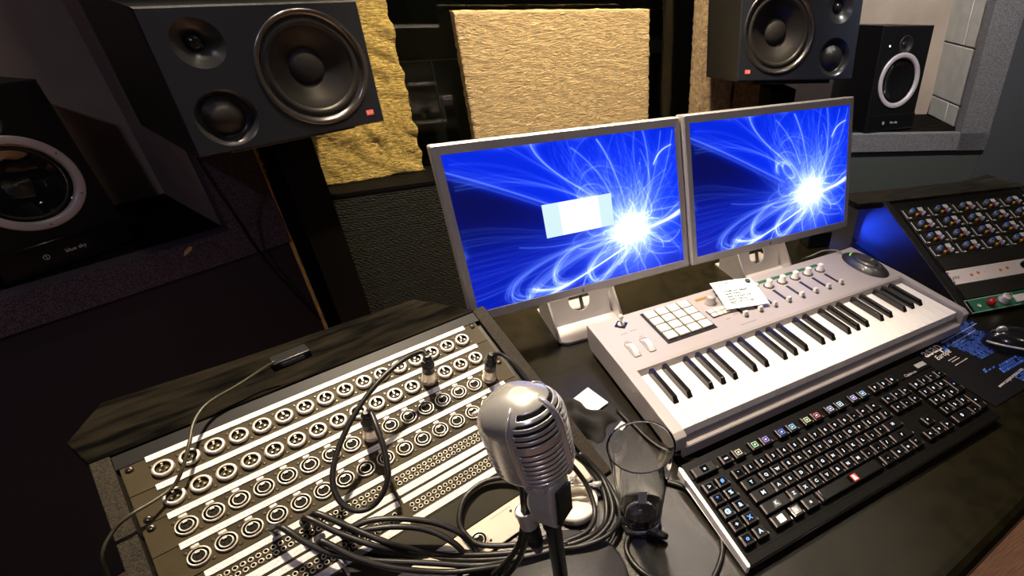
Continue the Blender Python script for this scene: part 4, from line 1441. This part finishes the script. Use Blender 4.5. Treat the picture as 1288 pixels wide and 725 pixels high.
for r, v in enumerate((112, 91.3)):
    for c, u in enumerate((383.5, 405, 427)):
        key(u, v, ch='<^>v-+'[r * 3 + c], g=G_PALE)
key(406, 49, ch='^'); key(384, 28, ch='<'); key(406, 28, ch='v'); key(427.5, 28, ch='>')
for r, (v, row) in enumerate(((113, '#/*-'), (92.5, '789'), (71.5, '456'), (50, '123'))):
    for c, ch in enumerate(row):
        key(457 + c * 21.4, v, ch=ch, g=G_PALE)
key(521.5, 82, 19.6, 40, '+', g=G_BLUE); key(521.5, 39.5, 19.6, 40, '=', g=G_PALE)
key(467.7, 28.5, 41, 19.6, '0', size=8.5); key(500, 28.5, ch='.', size=8.5)
b = B(); b.box((0, 0, 0), (26, 10, .4)); part('maker_plate', b.mesh('maker_plate', mat('plate_grey', (.30, .30, .31), .4)), kb, T(ks(516), ks(147), -5))
part('lettering', text_mesh('Optimus', 9, mat('key_print', (.40, .39, .40), .5)), kb, T(ks(478), ks(139), -4.9))

# ================================================================== MOUSE PAD AND MOUSE
pad = thing('mouse_pad', 'black mouse pad printed with blue towers and the word asap', 'mouse pad', frame_yaw((989, 390, .4), .03))
b = B(); b.box((0, 0, 1), (236, 196, 2), 0, .9, seg=2)
M_MPAD = mat('mousepad_print', (.005, .005, .006), .8, 0, .2, 2500, spec=.15)
part('mat', b.mesh('mat', M_MPAD), pad)
G_P1 = mat('print_blue', (.025, .09, .50), .7)
G_P2 = mat('print_light_blue', (.06, .20, .75), .7)
G_PW = mat('print_white', (.78, .72, .70), .7)
b = B()
for (cx, cy, w_, n_, m_) in ((30, 40, 90, 12, 0), (55, -30, 110, 9, 0)):
    pass
# window grids of the printed towers, drawn as flat print in slanted perspective
def tower(x0, y0, dx, dy, nx2, ny2, sx, sy, shear, m_, fill=.72):
    for i in range(nx2):
        for j in range(ny2):
            if rng.rand() < .12:
                continue
            x, y = x0 + i * dx + j * shear, y0 + j * dy
            q = [(x, y), (x + dx * fill, y + .12 * dx), (x + dx * fill + shear * fill, y + .12 * dx + dy * fill), (x + shear * fill, y + dy * fill)]
            if all(-116 < a < 116 and -96 < c < 96 for a, c in q):
                b._put([(a, c, 2.1) for a, c in q], [(0, 1, 2, 3)], m_ if rng.rand() < .8 else 1 - m_)
tower(-8, -4, 4.2, 4.6, 26, 20, 0, 0, -1.2, 0)
tower(-40, 74, 16, 6, 9, 3, 0, 0, 2, 0, .8)
tower(-52, 46, 18, 9, 6, 2, 0, 0, 3, 1, .7)
tower(-12, -52, 8, 7, 14, 3, 0, 0, 2, 0, .8)
tower(0, -90, 5.5, 5.5, 20, 5, 0, 0, -1.5, 0)
tower(-44, -34, 13, 5, 3, 2, 0, 0, 2, 1, .7)
tp_ = part('tower_print', b.mesh('tower_print', [G_P1, G_P2]), pad); tp_['kind'] = 'stuff'
part('lettering', text_mesh('asap', 34, G_PW, bold=.5), pad, T(-74, 66, 2.2) @ RZ(.05))
part('lettering', text_mesh('Europe', 17, G_PW, shear=.3), pad, T(-66, 44, 2.2) @ RZ(.08))
part('lettering', text_mesh('www.asapeurope.com', 10.5, G_PW), pad, T(-14, -66, 2.2) @ RZ(.08))
b = B()
for (x, y, n_, s_, w_) in ((-72, 26, 7, 4, 2.6), (-70, 20, 7, 4, 2.6), (-74, 10, 11, 4, 2.8), (-30, 70, 34, 4, 2.6), (-10, 58, 22, 4, 2.6)):
    for k in range(n_):
        b.box((x + k * s_, y + k * .2, 2.1), (w_, 1.8, .1))
part('small_print', b.mesh('small_print', G_PW), pad)

ms = thing('computer_mouse', 'glossy black computer mouse with silver side on the mouse pad', 'computer mouse', frame_yaw((1088, 380, 2.6), -.62) @ Matrix.Scale(1.12, 4))
b = B()
def mouse_fn(i, j):
    # i around the outline, j from rim to crown
    a = 2 * PI * i
    r_ = 1 - j
    x = 62 * math.cos(a) * r_ ** .8
    y = 36 * math.sin(a) * (1 + .12 * math.cos(a)) * r_ ** .8
    hgt = 38 * (1 - r_ ** 2.6) ** .62 * (.80 + .30 * (-x / 62) * .6 + .16 * math.cos(a) * 0)
    return (x, y, hgt + 1)
grid_face(b, 49, 18, mouse_fn, 0)
bmesh.ops.remove_doubles(b.bm, verts=b.bm.verts, dist=1e-6)
part('shell', b.mesh('shell', mat('mouse_graphite', (.016, .016, .019), .2, .2, coat=.4)), ms)
b = B(); b.tube([(-58, -8, 10), (-50, -24, 16), (-20, -35, 18), (20, -37, 15), (50, -22, 10)], 2.2, 8, 0, 5); part('side_strip', b.mesh('side_strip', M_SATIN), ms, label='silver side strip')
b = B(); b.lathe([(9, -3), (10, -2), (10, 2), (9, 3)], 20, M=Matrix.Rotation(PI / 2, 4, 'X')); part('scroll_wheel', b.mesh('scroll_wheel', M_SATIN), ms, T(-36, 0, 30))
b = B()
b.tube([(-60, 0, 12), (-48, 0, 28), (-20, 0, 37.5), (0, 0, 39)], .7, 6, 0, 4); part('button_gap', b.mesh('button_gap', M_BLACKP), ms)

# ================================================================== MICROPHONE ON ITS STAND
MX_, MY_ = 78, 347
stn = thing('microphone_stand', 'short black desk microphone stand with round base', 'microphone stand', Matrix.Translation(W(MX_, MY_, 0)))
b = B(); b.lathe([(82, 0), (82, 7), (78, 10), (30, 14), (16, 18), (.01, 18)], 56); part('round_base', b.mesh('round_base', mat('cast_base', (.030, .028, .030), .5, 0, .2, 900)), stn)
b = B(); b.lathe([(8.5, 14), (8.5, 140), (11, 141), (11, 152), (8, 154)], 20); part('tube', b.mesh('tube', M_BLACKP), stn)

FA = math.atan2(-.75, .66) + PI / 2         # direction the grille faces
mic = thing('microphone', 'chrome vintage ribbed vocal microphone on the short black stand', 'microphone', frame_yaw((MX_, MY_, 0), FA))
TILT = -.13
HM = T(0, 2, 232) @ RX(TILT)                # head frame: z up its axis, -y is the front
HH, HWID, HDEP = 96, 34, 35


def mic_sec(t):
    """half width, half depth, centre shift for height t in 0..1"""
    if t < .12:
        q = t / .12
        k = .80 + .16 * math.sin(q * PI / 2)
    elif t < .62:
        k = .96 + .04 * math.sin((t - .12) / .5 * PI / 2)
    else:
        q = (t - .62) / .38
        k = math.sqrt(max(0, 1 - (q * .985) ** 2.6))
    return HWID * (.9 * k + .1 * k * k), HDEP * k, (3.0 * (1 - t))


def mic_pt(a, t, off=0.):
    w_, d_, sh_ = mic_sec(t)
    c_, s_ = math.cos(a), math.sin(a)
    if s_ <= 0:                  # rounded front
        e1, dd = .92, d_
    else:                        # deeper, squarer back
        e1, dd = .72, d_ * 1.28
    x = (w_ + off) * math.copysign(abs(c_) ** e1, c_)
    y = (dd + off) * math.copysign(abs(s_) ** e1, s_)
    return Vector((x, y, HH * t))


NA, NT = 132, 112
b = B()
vg = [[b.bm.verts.new(mic_pt(2 * PI * i / NA, j / NT * .999) * .001) for i in range(NA)] for j in range(NT + 1)]
def is_slot(a, t):
    """front grille slots either side of the centre rib, and short slots low on the back half"""
    d = (a + PI / 2 + PI) % (2 * PI) - PI     # angle from front
    ad = abs(d)
    if .08 < ad < 1.36:
        if .05 < t < .56:
            return ((t - .05) / .51 * 8) % 1 < .42
        if .62 < t < .95 and ad < 1.36 - 1.2 * max(0, t - .80):
            return ((t - .62) / .33 * 5) % 1 < .48
    if 1.95 < ad < 2.60 and .08 < t < .54:
        return ((t - .08) / .46 * 7) % 1 < .36
    return False
for j in range(NT):
    for i in range(NA):
        a, t_ = 2 * PI * (i + .5) / NA, (j + .5) / NT
        if is_slot(a, t_):
            continue
        f = b.bm.faces.new([vg[j][i], vg[j][(i + 1) % NA], vg[j + 1][(i + 1) % NA], vg[j + 1][i]])
        f.smooth = True
b.bm.faces.new([vg[0][i] for i in range(NA)][::-1])
b.bm.faces.new([vg[NT][i] for i in range(NA)])
bmesh.ops.delete(b.bm, geom=[v for v in b.bm.verts if not v.link_faces], context='VERTS')
sm = b.mesh('grille_shell', M_CHROME)
hd = part('grille_shell', sm, mic, HM)
so = hd.modifiers.new('thickness', 'SOLIDIFY'); so.thickness = .0022; so.offset = -1
b = B()
grid_face(b, 49, 24, lambda i, j: mic_pt(2 * PI * i, .02 + .96 * j, -4.2), 0)
part('inner_screen', b.mesh('inner_screen', M_MICIN), mic, HM)
# seam bands and centre rib
b = B()
for a in (-PI / 2 + 1.50, -PI / 2 - 1.50):
    b.tube([mic_pt(a, t_ / 24, .4) for t_ in range(0, 24)], 1.5, 8, 0, 1)
part('seam_band', b.mesh('seam_band', M_CHROME), mic, HM)
b = B()
b.tube([mic_pt(-PI / 2, t_ / 24, .6) for t_ in range(0, 24)], 2.2, 8, 0, 1)
part('centre_rib', b.mesh('centre_rib', M_CHROME), mic, HM)
# swivel mount
b = B(); b.prism([(-14, 0), (16, -6), (20, 30), (17, 66), (-15, 66), (-20, 34)], -15, 15, bev=4, M=Matrix.Rotation(PI / 2, 4, 'X'))
part('swivel_body', b.mesh('swivel_body', M_SATIN), mic, T(0, 0, 156))
b = B(); b.lathe([(11, -23), (12, -22), (12, 22), (11, 23)], 22, M=Matrix.Rotation(PI / 2, 4, 'Y')); b.lathe([(5, -25), (5, 25)], 12, M=Matrix.Rotation(PI / 2, 4, 'Y'))
part('swivel_pivot', b.mesh('swivel_pivot', M_SATIN), mic, T(0, 0, 226))
b = B(); b.prism([(-13, 8), (13, 4), (14, 46), (-10, 56)], -2, 2, M=Matrix.Rotation(PI / 2, 4, 'X')); part('black_plate', b.mesh('black_plate', M_BLACKP), mic, T(0, -16.5, 156))
b = B(); b.box((20, 2, 204), (5, 10, 16), 0, 1); part('switch', b.mesh('switch', M_BLACKP), mic)
b = B(); b.lathe([(9.5, 0), (10, 2), (10, 24), (9, 26)], 20); b.lathe([(9, -18), (9.5, -1), (9.5, 0)], 20, 1); b.lathe([(5, -44), (8, -30), (9, -18)], 18, 1)
XPM = Matrix.Translation(Vector((-10, 22, 142)) * .001) @ RX(-.12)
mcp = solo('xlr_plug', b.mesh('xlr_plug', [M_NICKEL, M_BLACKP]), 'silver collared XLR plug pushed into the bottom of the microphone', 'plug', mic.matrix_world @ XPM, 'XLR plugs')

# ================================================================== TUMBLER
gl = thing('drinking_glass', 'empty clear drinking glass with a small grey label', 'drinking glass', Matrix.Translation(W(208.6, 390.9, .5)))
b = B()
outer = [(26, 0), (28, 2), (29, 10), (30.5, 40), (35, 90), (42.2, 150), (42.8, 151.5)]
inner = [(41.8, 151.5), (40.6, 149), (33.4, 90), (28.6, 40), (26.5, 19), (20, 16), (.02, 15)]
b.lathe([(.02, .4), (24, .6)] + outer + inner, 64)
part('tumbler', b.mesh('tumbler', M_GLASS), gl)
b = B()
def labfn(i, j):
    a = -2.16 + .30 * i
    z_ = 84 + 27 * j
    r_ = (30.5 + (z_ - 40) * 4.5 / 50 if z_ < 90 else 35 + (z_ - 90) * 7.2 / 60) + .3
    return (r_ * math.cos(a), r_ * math.sin(a), z_)
grid_face(b, 7, 4, labfn, 0)
lb_ = part('printed_label', b.mesh('printed_label', mat('etched_label', (.50, .52, .55), .6)), gl)
PATHS = {
    'thin': [(-177, 751, 172), (-201, 746, 164), (-222, 735, 160), (-254, 718, 156), (-267, 692, 152), (-272, 660, 143), (-281, 637, 129), (-293, 627, 116), (-308, 612, 116), (-325, 598, 119), (-342, 590, 111), (-356, 574, 92), (-362, 556, 40), (-366, 540, -20)],
    'loop': [(11, 687, 159), (4, 690, 166), (-24, 677, 168), (-59, 651, 162), (-92, 621, 147), (-118, 590, 127), (-132, 562, 108), (-132, 541, 89), (-120, 527, 76), (-102, 524, 73), (-84, 530, 84), (-73, 542, 101), (-70, 565, 122), (-72, 592, 138), (-75, 614, 145), (-79, 626, 142)],
    'p3': [(99, 664, 139), (109, 661, 142), (121, 646, 133), (131, 625, 116), (141, 600, 95), (145, 570, 72), (148, 542, 46)],
    'a': [(-202, 539, 78), (-192, 529, 90), (-185, 521, 89), (-170, 504, 77), (-147, 486, 61), (-111, 470, 43), (-63, 450, 29), (-5, 424, 14), (40, 406, 14), (87, 394, 10)],
    'b': [(-172, 535, 74), (-169, 533, 87), (-161, 525, 88), (-135, 501, 72), (-99, 475, 53), (-55, 462, 16), (-4, 430, 16), (50, 405, 18), (103, 393, 12)],
    'c': [(-162, 536, 73), (-160, 534, 87), (-151, 527, 88), (-126, 506, 73), (-90, 476, 54), (-50, 464, 18), (-2, 434, 20), (47, 411, 22), (110, 395, 14)],
    'd': [(-161, 503, 61), (-157, 501, 74), (-150, 495, 73), (-125, 472, 56), (-89, 451, 36), (-33, 430, 14), (29, 403, 14)],
    'e': [(-136, 510, 61), (-127, 506, 71), (-101, 504, 72), (-67, 493, 65), (-35, 478, 52), (-13, 461, 37), (-3, 450, 16), (0, 439, 8)],
    'f': [(-130, 505, 58), (-115, 499, 67), (-78, 489, 62), (-46, 475, 49), (-23, 454, 33), (-12, 439, 10)],
    'g': [(94, 486, 57), (73, 513, 41), (34, 523, 42), (5, 511, 41), (-9, 490, 34), (-10, 472, 27), (4, 448, 19), (42, 430, 14), (84, 414, 14)],
    'h1': [(55, 349, 230), (53, 358, 170), (45, 373, 100), (29, 389, 50), (9, 400, 10)],
    'h2': [(58, 345, 230), (55, 355, 160), (46, 369, 90), (35, 385, 40), (19, 388, 8)],
    'g1': [(155, 494, 60), (173, 484, 30), (179, 447, 15), (163, 408, 10), (136, 391, 8), (103, 393, 8), (70, 405, 8)],
    'g2': [(172, 500, 40), (188, 461, 20), (186, 410, 10), (158, 382, 6), (121, 382, 6), (78, 398, 6)],
    'g3': [(144, 487, 60), (158, 460, 30), (154, 423, 16), (132, 399, 14), (95, 400, 12)],
    'g4': [(165, 502, 50), (184, 468, 24), (177, 414, 20), (152, 389, 12), (116, 384, 14), (79, 399, 16)],
    'des': [(271, 428, 4), (290, 405, 4), (300, 369, 4), (297, 332, 4), (283, 300, 4), (262, 280, 4), (231, 262, 4)],
    'des2': [(211, 367, 6), (187, 376, 4), (171, 361, 4), (171, 333, 4), (184, 303, 4)],
    'spk': [(-276, 1330, 304), (-286, 1420, 210), (-291, 1500, 113), (-291, 1560, 4), (-269, 1590, -117), (-228, 1600, -257)],
    'puck': [(965, 768, 70), (954, 783, 72), (924, 794, 72), (889, 796, 66), (880, 816, 50)],
    'opt': [(335, 474, 20), (342, 465, 8), (347, 453, 5), (347, 433, 12)],
    'bag': [(169, 646, 40), (202, 683, 20), (226, 652, 10), (239, 580, 10), (223, 529, 10), (190, 544, 40), (216, 590, 30), (283, 626, 6)],
    'paper': [(217, 659, 8), (247, 665, 10), (256, 627, 6), (219, 618, 8)],
    'roll': [(145, 441, 8), (162, 432, 8), (124, 431, 8), (153, 459, 8)],
    'pick': [(-430, 1528, 50)],
}

# ================================================================== CABLES AND PLUGS
def cable(name, key_, r, label, cat='cable', m_=None, seg=8, pts=None, sub=6, grp=None):
    b = B()
    pts = pts or PATHS[key_]
    if grp != 'free':
        pts = [(x, y, max(z, r + .3, (15 + r) if math.hypot(x - 78, y - 347) < 88 else 0)) for x, y, z in pts] if name != 'speaker_cable' else pts
    b.tube([(x, y, z + 740) for x, y, z in pts], r, seg, 0, sub)
    return solo(name, b.mesh(name, m_ or M_RUBBER), label, cat, None)


def rw(u, v, n):                            # point above the patch rack face (panel units)
    return RM @ (Vector((u * K, v * K, n)) * .001)


b = B(); b.lathe([(9.8, 0), (10.4, 1), (10.4, 6), (9.4, 7), (9.4, 22), (8.6, 23)], 20, 0); b.lathe([(8.8, 23), (8.8, 36), (8.0, 46), (6.4, 56), (4.0, 62), (3.3, 63)], 20, 1)
for k in range(4):
    b.lathe([(8.9 - k * .5, 38 + k * 4.5), (9.2 - k * .5, 39 + k * 4.5), (8.8 - k * .5, 41 + k * 4.5)], 18, 1)
PLUG = b.mesh('xlr_plug', [M_NICKEL, M_BLACKP])
for (u, v, lab) in ((12 * 27.1, -45.5, 'XLR plug standing in the second row of male sockets'), (8 * 27.1, -90, 'XLR plug standing midway along the upper female socket row'), (15 * 27.1, -90, 'XLR plug standing in the last female socket beside the rack edge')):
    Mx = RM @ T(u * K, v * K, 4.6)
    solo('xlr_plug', PLUG, 'black and silver ' + lab, 'plug', Mx, 'XLR plugs')
def top_of(u, v, n=66):
    p = rw(u, v, n)
    return (p.x * 1000, p.y * 1000, (p.z - DESK) * 1000)
p1, p2, p3 = top_of(12 * 27.1, -45.5), top_of(8 * 27.1, -90), top_of(15 * 27.1, -90)
lp = [p1] + PATHS['loop'][1:-1] + [p2]
cable('patch_lead', None, 3.6, 'black cable looping between two XLR plugs on the patch rack', pts=lp)
cable('patch_lead', None, 3.2, 'black cable running from the end XLR plug behind the microphone', pts=[p3] + PATHS['p3'][1:])
cable('thin_lead', 'thin', 2.0, 'thin black lead from the small black adapter across the patch rack', m_=mat('thin_lead_olive', (.05, .045, .025), .4))
gs = 'black jack cable from the '
for (k, lab) in (('a', gs + 'far left patchbay socket sweeping under the microphone'), ('b', gs + 'upper patchbay, lower of the paired leads'), ('c', gs + 'upper patchbay, upper of the paired leads'), ('d', gs + 'lower patchbay hugging the blank panel'), ('e', gs + 'lower patchbay arching high over the blank panel'), ('f', gs + 'lower patchbay arching low over the blank panel')):
    cable('jack_cable', k, 3.7, lab)
b = B(); b.lathe([(2.6, 0), (2.8, 3), (4.6, 4), (4.6, 20), (3.6, 25)], 12); JPM = b.mesh('jack_plug', M_BLACKP)
for (k, n) in (('a', 'far left'), ('b', 'paired lower'), ('c', 'paired upper'), ('d', 'blank panel'), ('e', 'high arching'), ('f', 'low arching')):
    p = PATHS[k][0]
    q = RM.inverted() @ W(*p)
    Mx = RM @ Matrix.Translation(Vector((q.x, q.y, .0018)))
    solo('jack_plug', JPM, 'black jack plug of the %s patch cable in the patchbay' % n, 'plug', Mx, 'jack plugs in the patchbays')
b = B(); b.lathe([(2.4, 0), (3.2, 2), (3.2, 16), (4.2, 17), (4.2, 36), (2.4, 46)], 12, 0)
gp = PATHS['e'][0]
solo('silver_jack_plug', b.mesh('silver_jack_plug', M_SATIN), 'loose silver jack plug poking out near the microphone', 'plug', RM @ T(372 * K, -143 * K, 9) @ RY(-PI / 2 + .25) @ T(0, 0, -20), None)
b = B(); b.tube([(0, 0, 0), (3, -14, 2), (5, -34, 0), (6, -58, 1)], 1.6, 6, 0, 4); b.tube([(0, 0, 0), (.4, 5, 0)], 3, 8, 0, 1)
solo('braided_lead', b.mesh('braided_lead', mat('grey_braid', (.30, .28, .25), .5)), 'short grey braided lead hanging over the lower patchbay', 'cable', RM @ T(112 * K, -195 * K, 8))
for (k, lab) in (('g', 'black cable curling over the silver panel left of the microphone'), ('h1', 'black microphone cable dropping from the plug, left strand'), ('h2', 'black microphone cable dropping from the plug, right strand')):
    cable('microphone_cable', k, 3.6, lab)
for (k, lab) in (('g1', 'outermost but one'), ('g2', 'outermost'), ('g3', 'innermost'), ('g4', 'middle')):
    cable('coiled_cable', k, 3.6, 'coiled black cable beside the drinking glass, %s turn' % lab)
cable('desk_cable', 'des', 3.6, 'black cable curving on the desk beside the lit keyboard')
cable('desk_cable', 'des2', 3.6, 'black cable curving on the desk in front of the drinking glass')
cable('speaker_cable', 'spk', 3.5, 'black cable hanging down from the left studio monitor', m_=MATS['stand_black'])
cable('receiver_lead', 'puck', 1.8, 'thin grey lead of the oval receiver puck', m_=mat('grey_lead', (.25, .24, .23), .4))
cable('keyboard_lead', None, 2.6, 'black lead at the back of the lit keyboard', pts=[(330, 436, 12), (322, 446, 6), (316, 462, 4), (300, 476, 4), (284, 520, 4), (272, 600, 4)])
b = B(); b.lathe([(6, 0), (6.5, 2), (6.5, 16), (5, 24), (3.6, 30)], 14); b.box((0, 0, 10), (15, 8, 12), 0, 1.5)
solo('cable_connector', b.mesh('cable_connector', M_BLACKP), 'chunky black cable connector lying against the drinking glass', 'plug', Matrix.Translation(W(216, 356, 9)) @ RZ(-.9) @ RY(PI / 2 - .1) @ T(0, 0, -16))

# adapter on the rack top
ad = thing('adapter_box', 'small black adapter box on the dusty rack cabinet top', 'adapter', frame_yaw((-168, 800, 133.2), .32))
b = B(); b.box((0, 0, 8), (50, 24, 15), 0, 2); part('case', b.mesh('case', M_BLACKP), ad)
b = B(); b.box((0, -12.3, 9), (30, .6, 6)); part('grey_label', b.mesh('grey_label', mat('adapter_grey', (.12, .12, .13), .4)), ad)

# ================================================================== CLUTTER BETWEEN RACK AND SYNTHESIZER
b = B()
def bag_fn(i, j):
    x, y = (i - .5) * 104, (j - .5) * 62
    z_ = 26 * max(0, math.sin(PI * i)) ** .6 * max(0, math.sin(PI * j)) ** .5
    z_ *= 1 + .25 * math.sin(i * 11 + j * 5) + .2 * math.sin(j * 13 - i * 4)
    return (x + 6 * math.sin(j * 7), y + 5 * math.sin(i * 9), z_ + .6)
grid_face(b, 33, 21, bag_fn, 0)
solo('cloth_pouch', b.mesh('cloth_pouch', M_CLOTH), 'crumpled black cloth pouch lying between the microphone and synthesizer', 'pouch', frame_yaw((207, 608, 0), -1.0))
b = B()
grid_face(b, 6, 6, lambda i, j: ((i - .5) * 44, (j - .5) * 52, 4 * i * j + .8), 0)
solo('paper_scrap', b.mesh('paper_scrap', M_PAPER), 'larger white paper scrap under the black cloth pouch', 'paper', frame_yaw((237, 640, 3), .35))
b = B()
grid_face(b, 4, 4, lambda i, j: ((i - .5) * 20, (j - .5) * 16, 2 * i + .5), 0)
solo('paper_scrap', b.mesh('paper_scrap', M_PAPER), 'tiny white paper scrap beside the synthesizer corner', 'paper', frame_yaw((262, 560, 1), .5))
b = B(); b.lathe([(24, 0), (30, 0), (30, 14), (24, 14), (24, 0)], 40)
solo('tape_roll', b.mesh('tape_roll', mat('pale_tape', (.75, .70, .62), .35)), 'pale tape roll lying inside the coiled cables', 'tape', Matrix.Translation(W(138, 452, 1)))
for k, (a, lx, ly) in enumerate(((.5, 128, 478), (-.4, 150, 470))):
    b = B(); b.tube([(-26, 0, 0), (26, 0, 0)], 2.4, 8, 0, 1); b.lathe([(4, -6), (4, 6)], 10, M=Matrix.Translation((26, 0, 0)) @ Matrix.Rotation(PI / 2, 4, 'Y'))
    solo('metal_screw_rod', b.mesh('metal_screw_rod', M_SATIN), 'thin metal rod lying %s the tape roll' % ('across' if k == 0 else 'beside'), 'rod', frame_yaw((lx, ly, 19 if k == 0 else 22), a))
# small leaf-shaped pick on the carpet ledge
b = B(); b.prism([(-14, -3), (-4, 4), (10, 5), (15, 1), (8, -4), (-6, -5)], 0, 2, bev=.5)
solo('dry_leaf', b.mesh('dry_leaf', mat('leaf_tan', (.42, .30, .12), .6)), 'small tan leaf scrap on the left carpet band', 'leaf', LW @ T(-98, -17.2, -18) @ RX(PI / 2) @ RZ(.5))
# added box whose blue glow lights the side of the right rack
nb = thing('blue_glow_helper', 'small black box added behind the right display to cast a blue glow', 'added light', frame_yaw((1052, 940, 0), -.25))
b = B(); b.box((0, 0, 22), (70, 50, 44), 0, 3); part('case', b.mesh('case', M_BLACKP), nb)
b = B(); b.box((36, -6, 30), (3, 26, 14), 0, .8, seg=1); part('blue_light', b.mesh('blue_light', glow('added_blue_glow', (.02, .07, 1), 420)), nb)
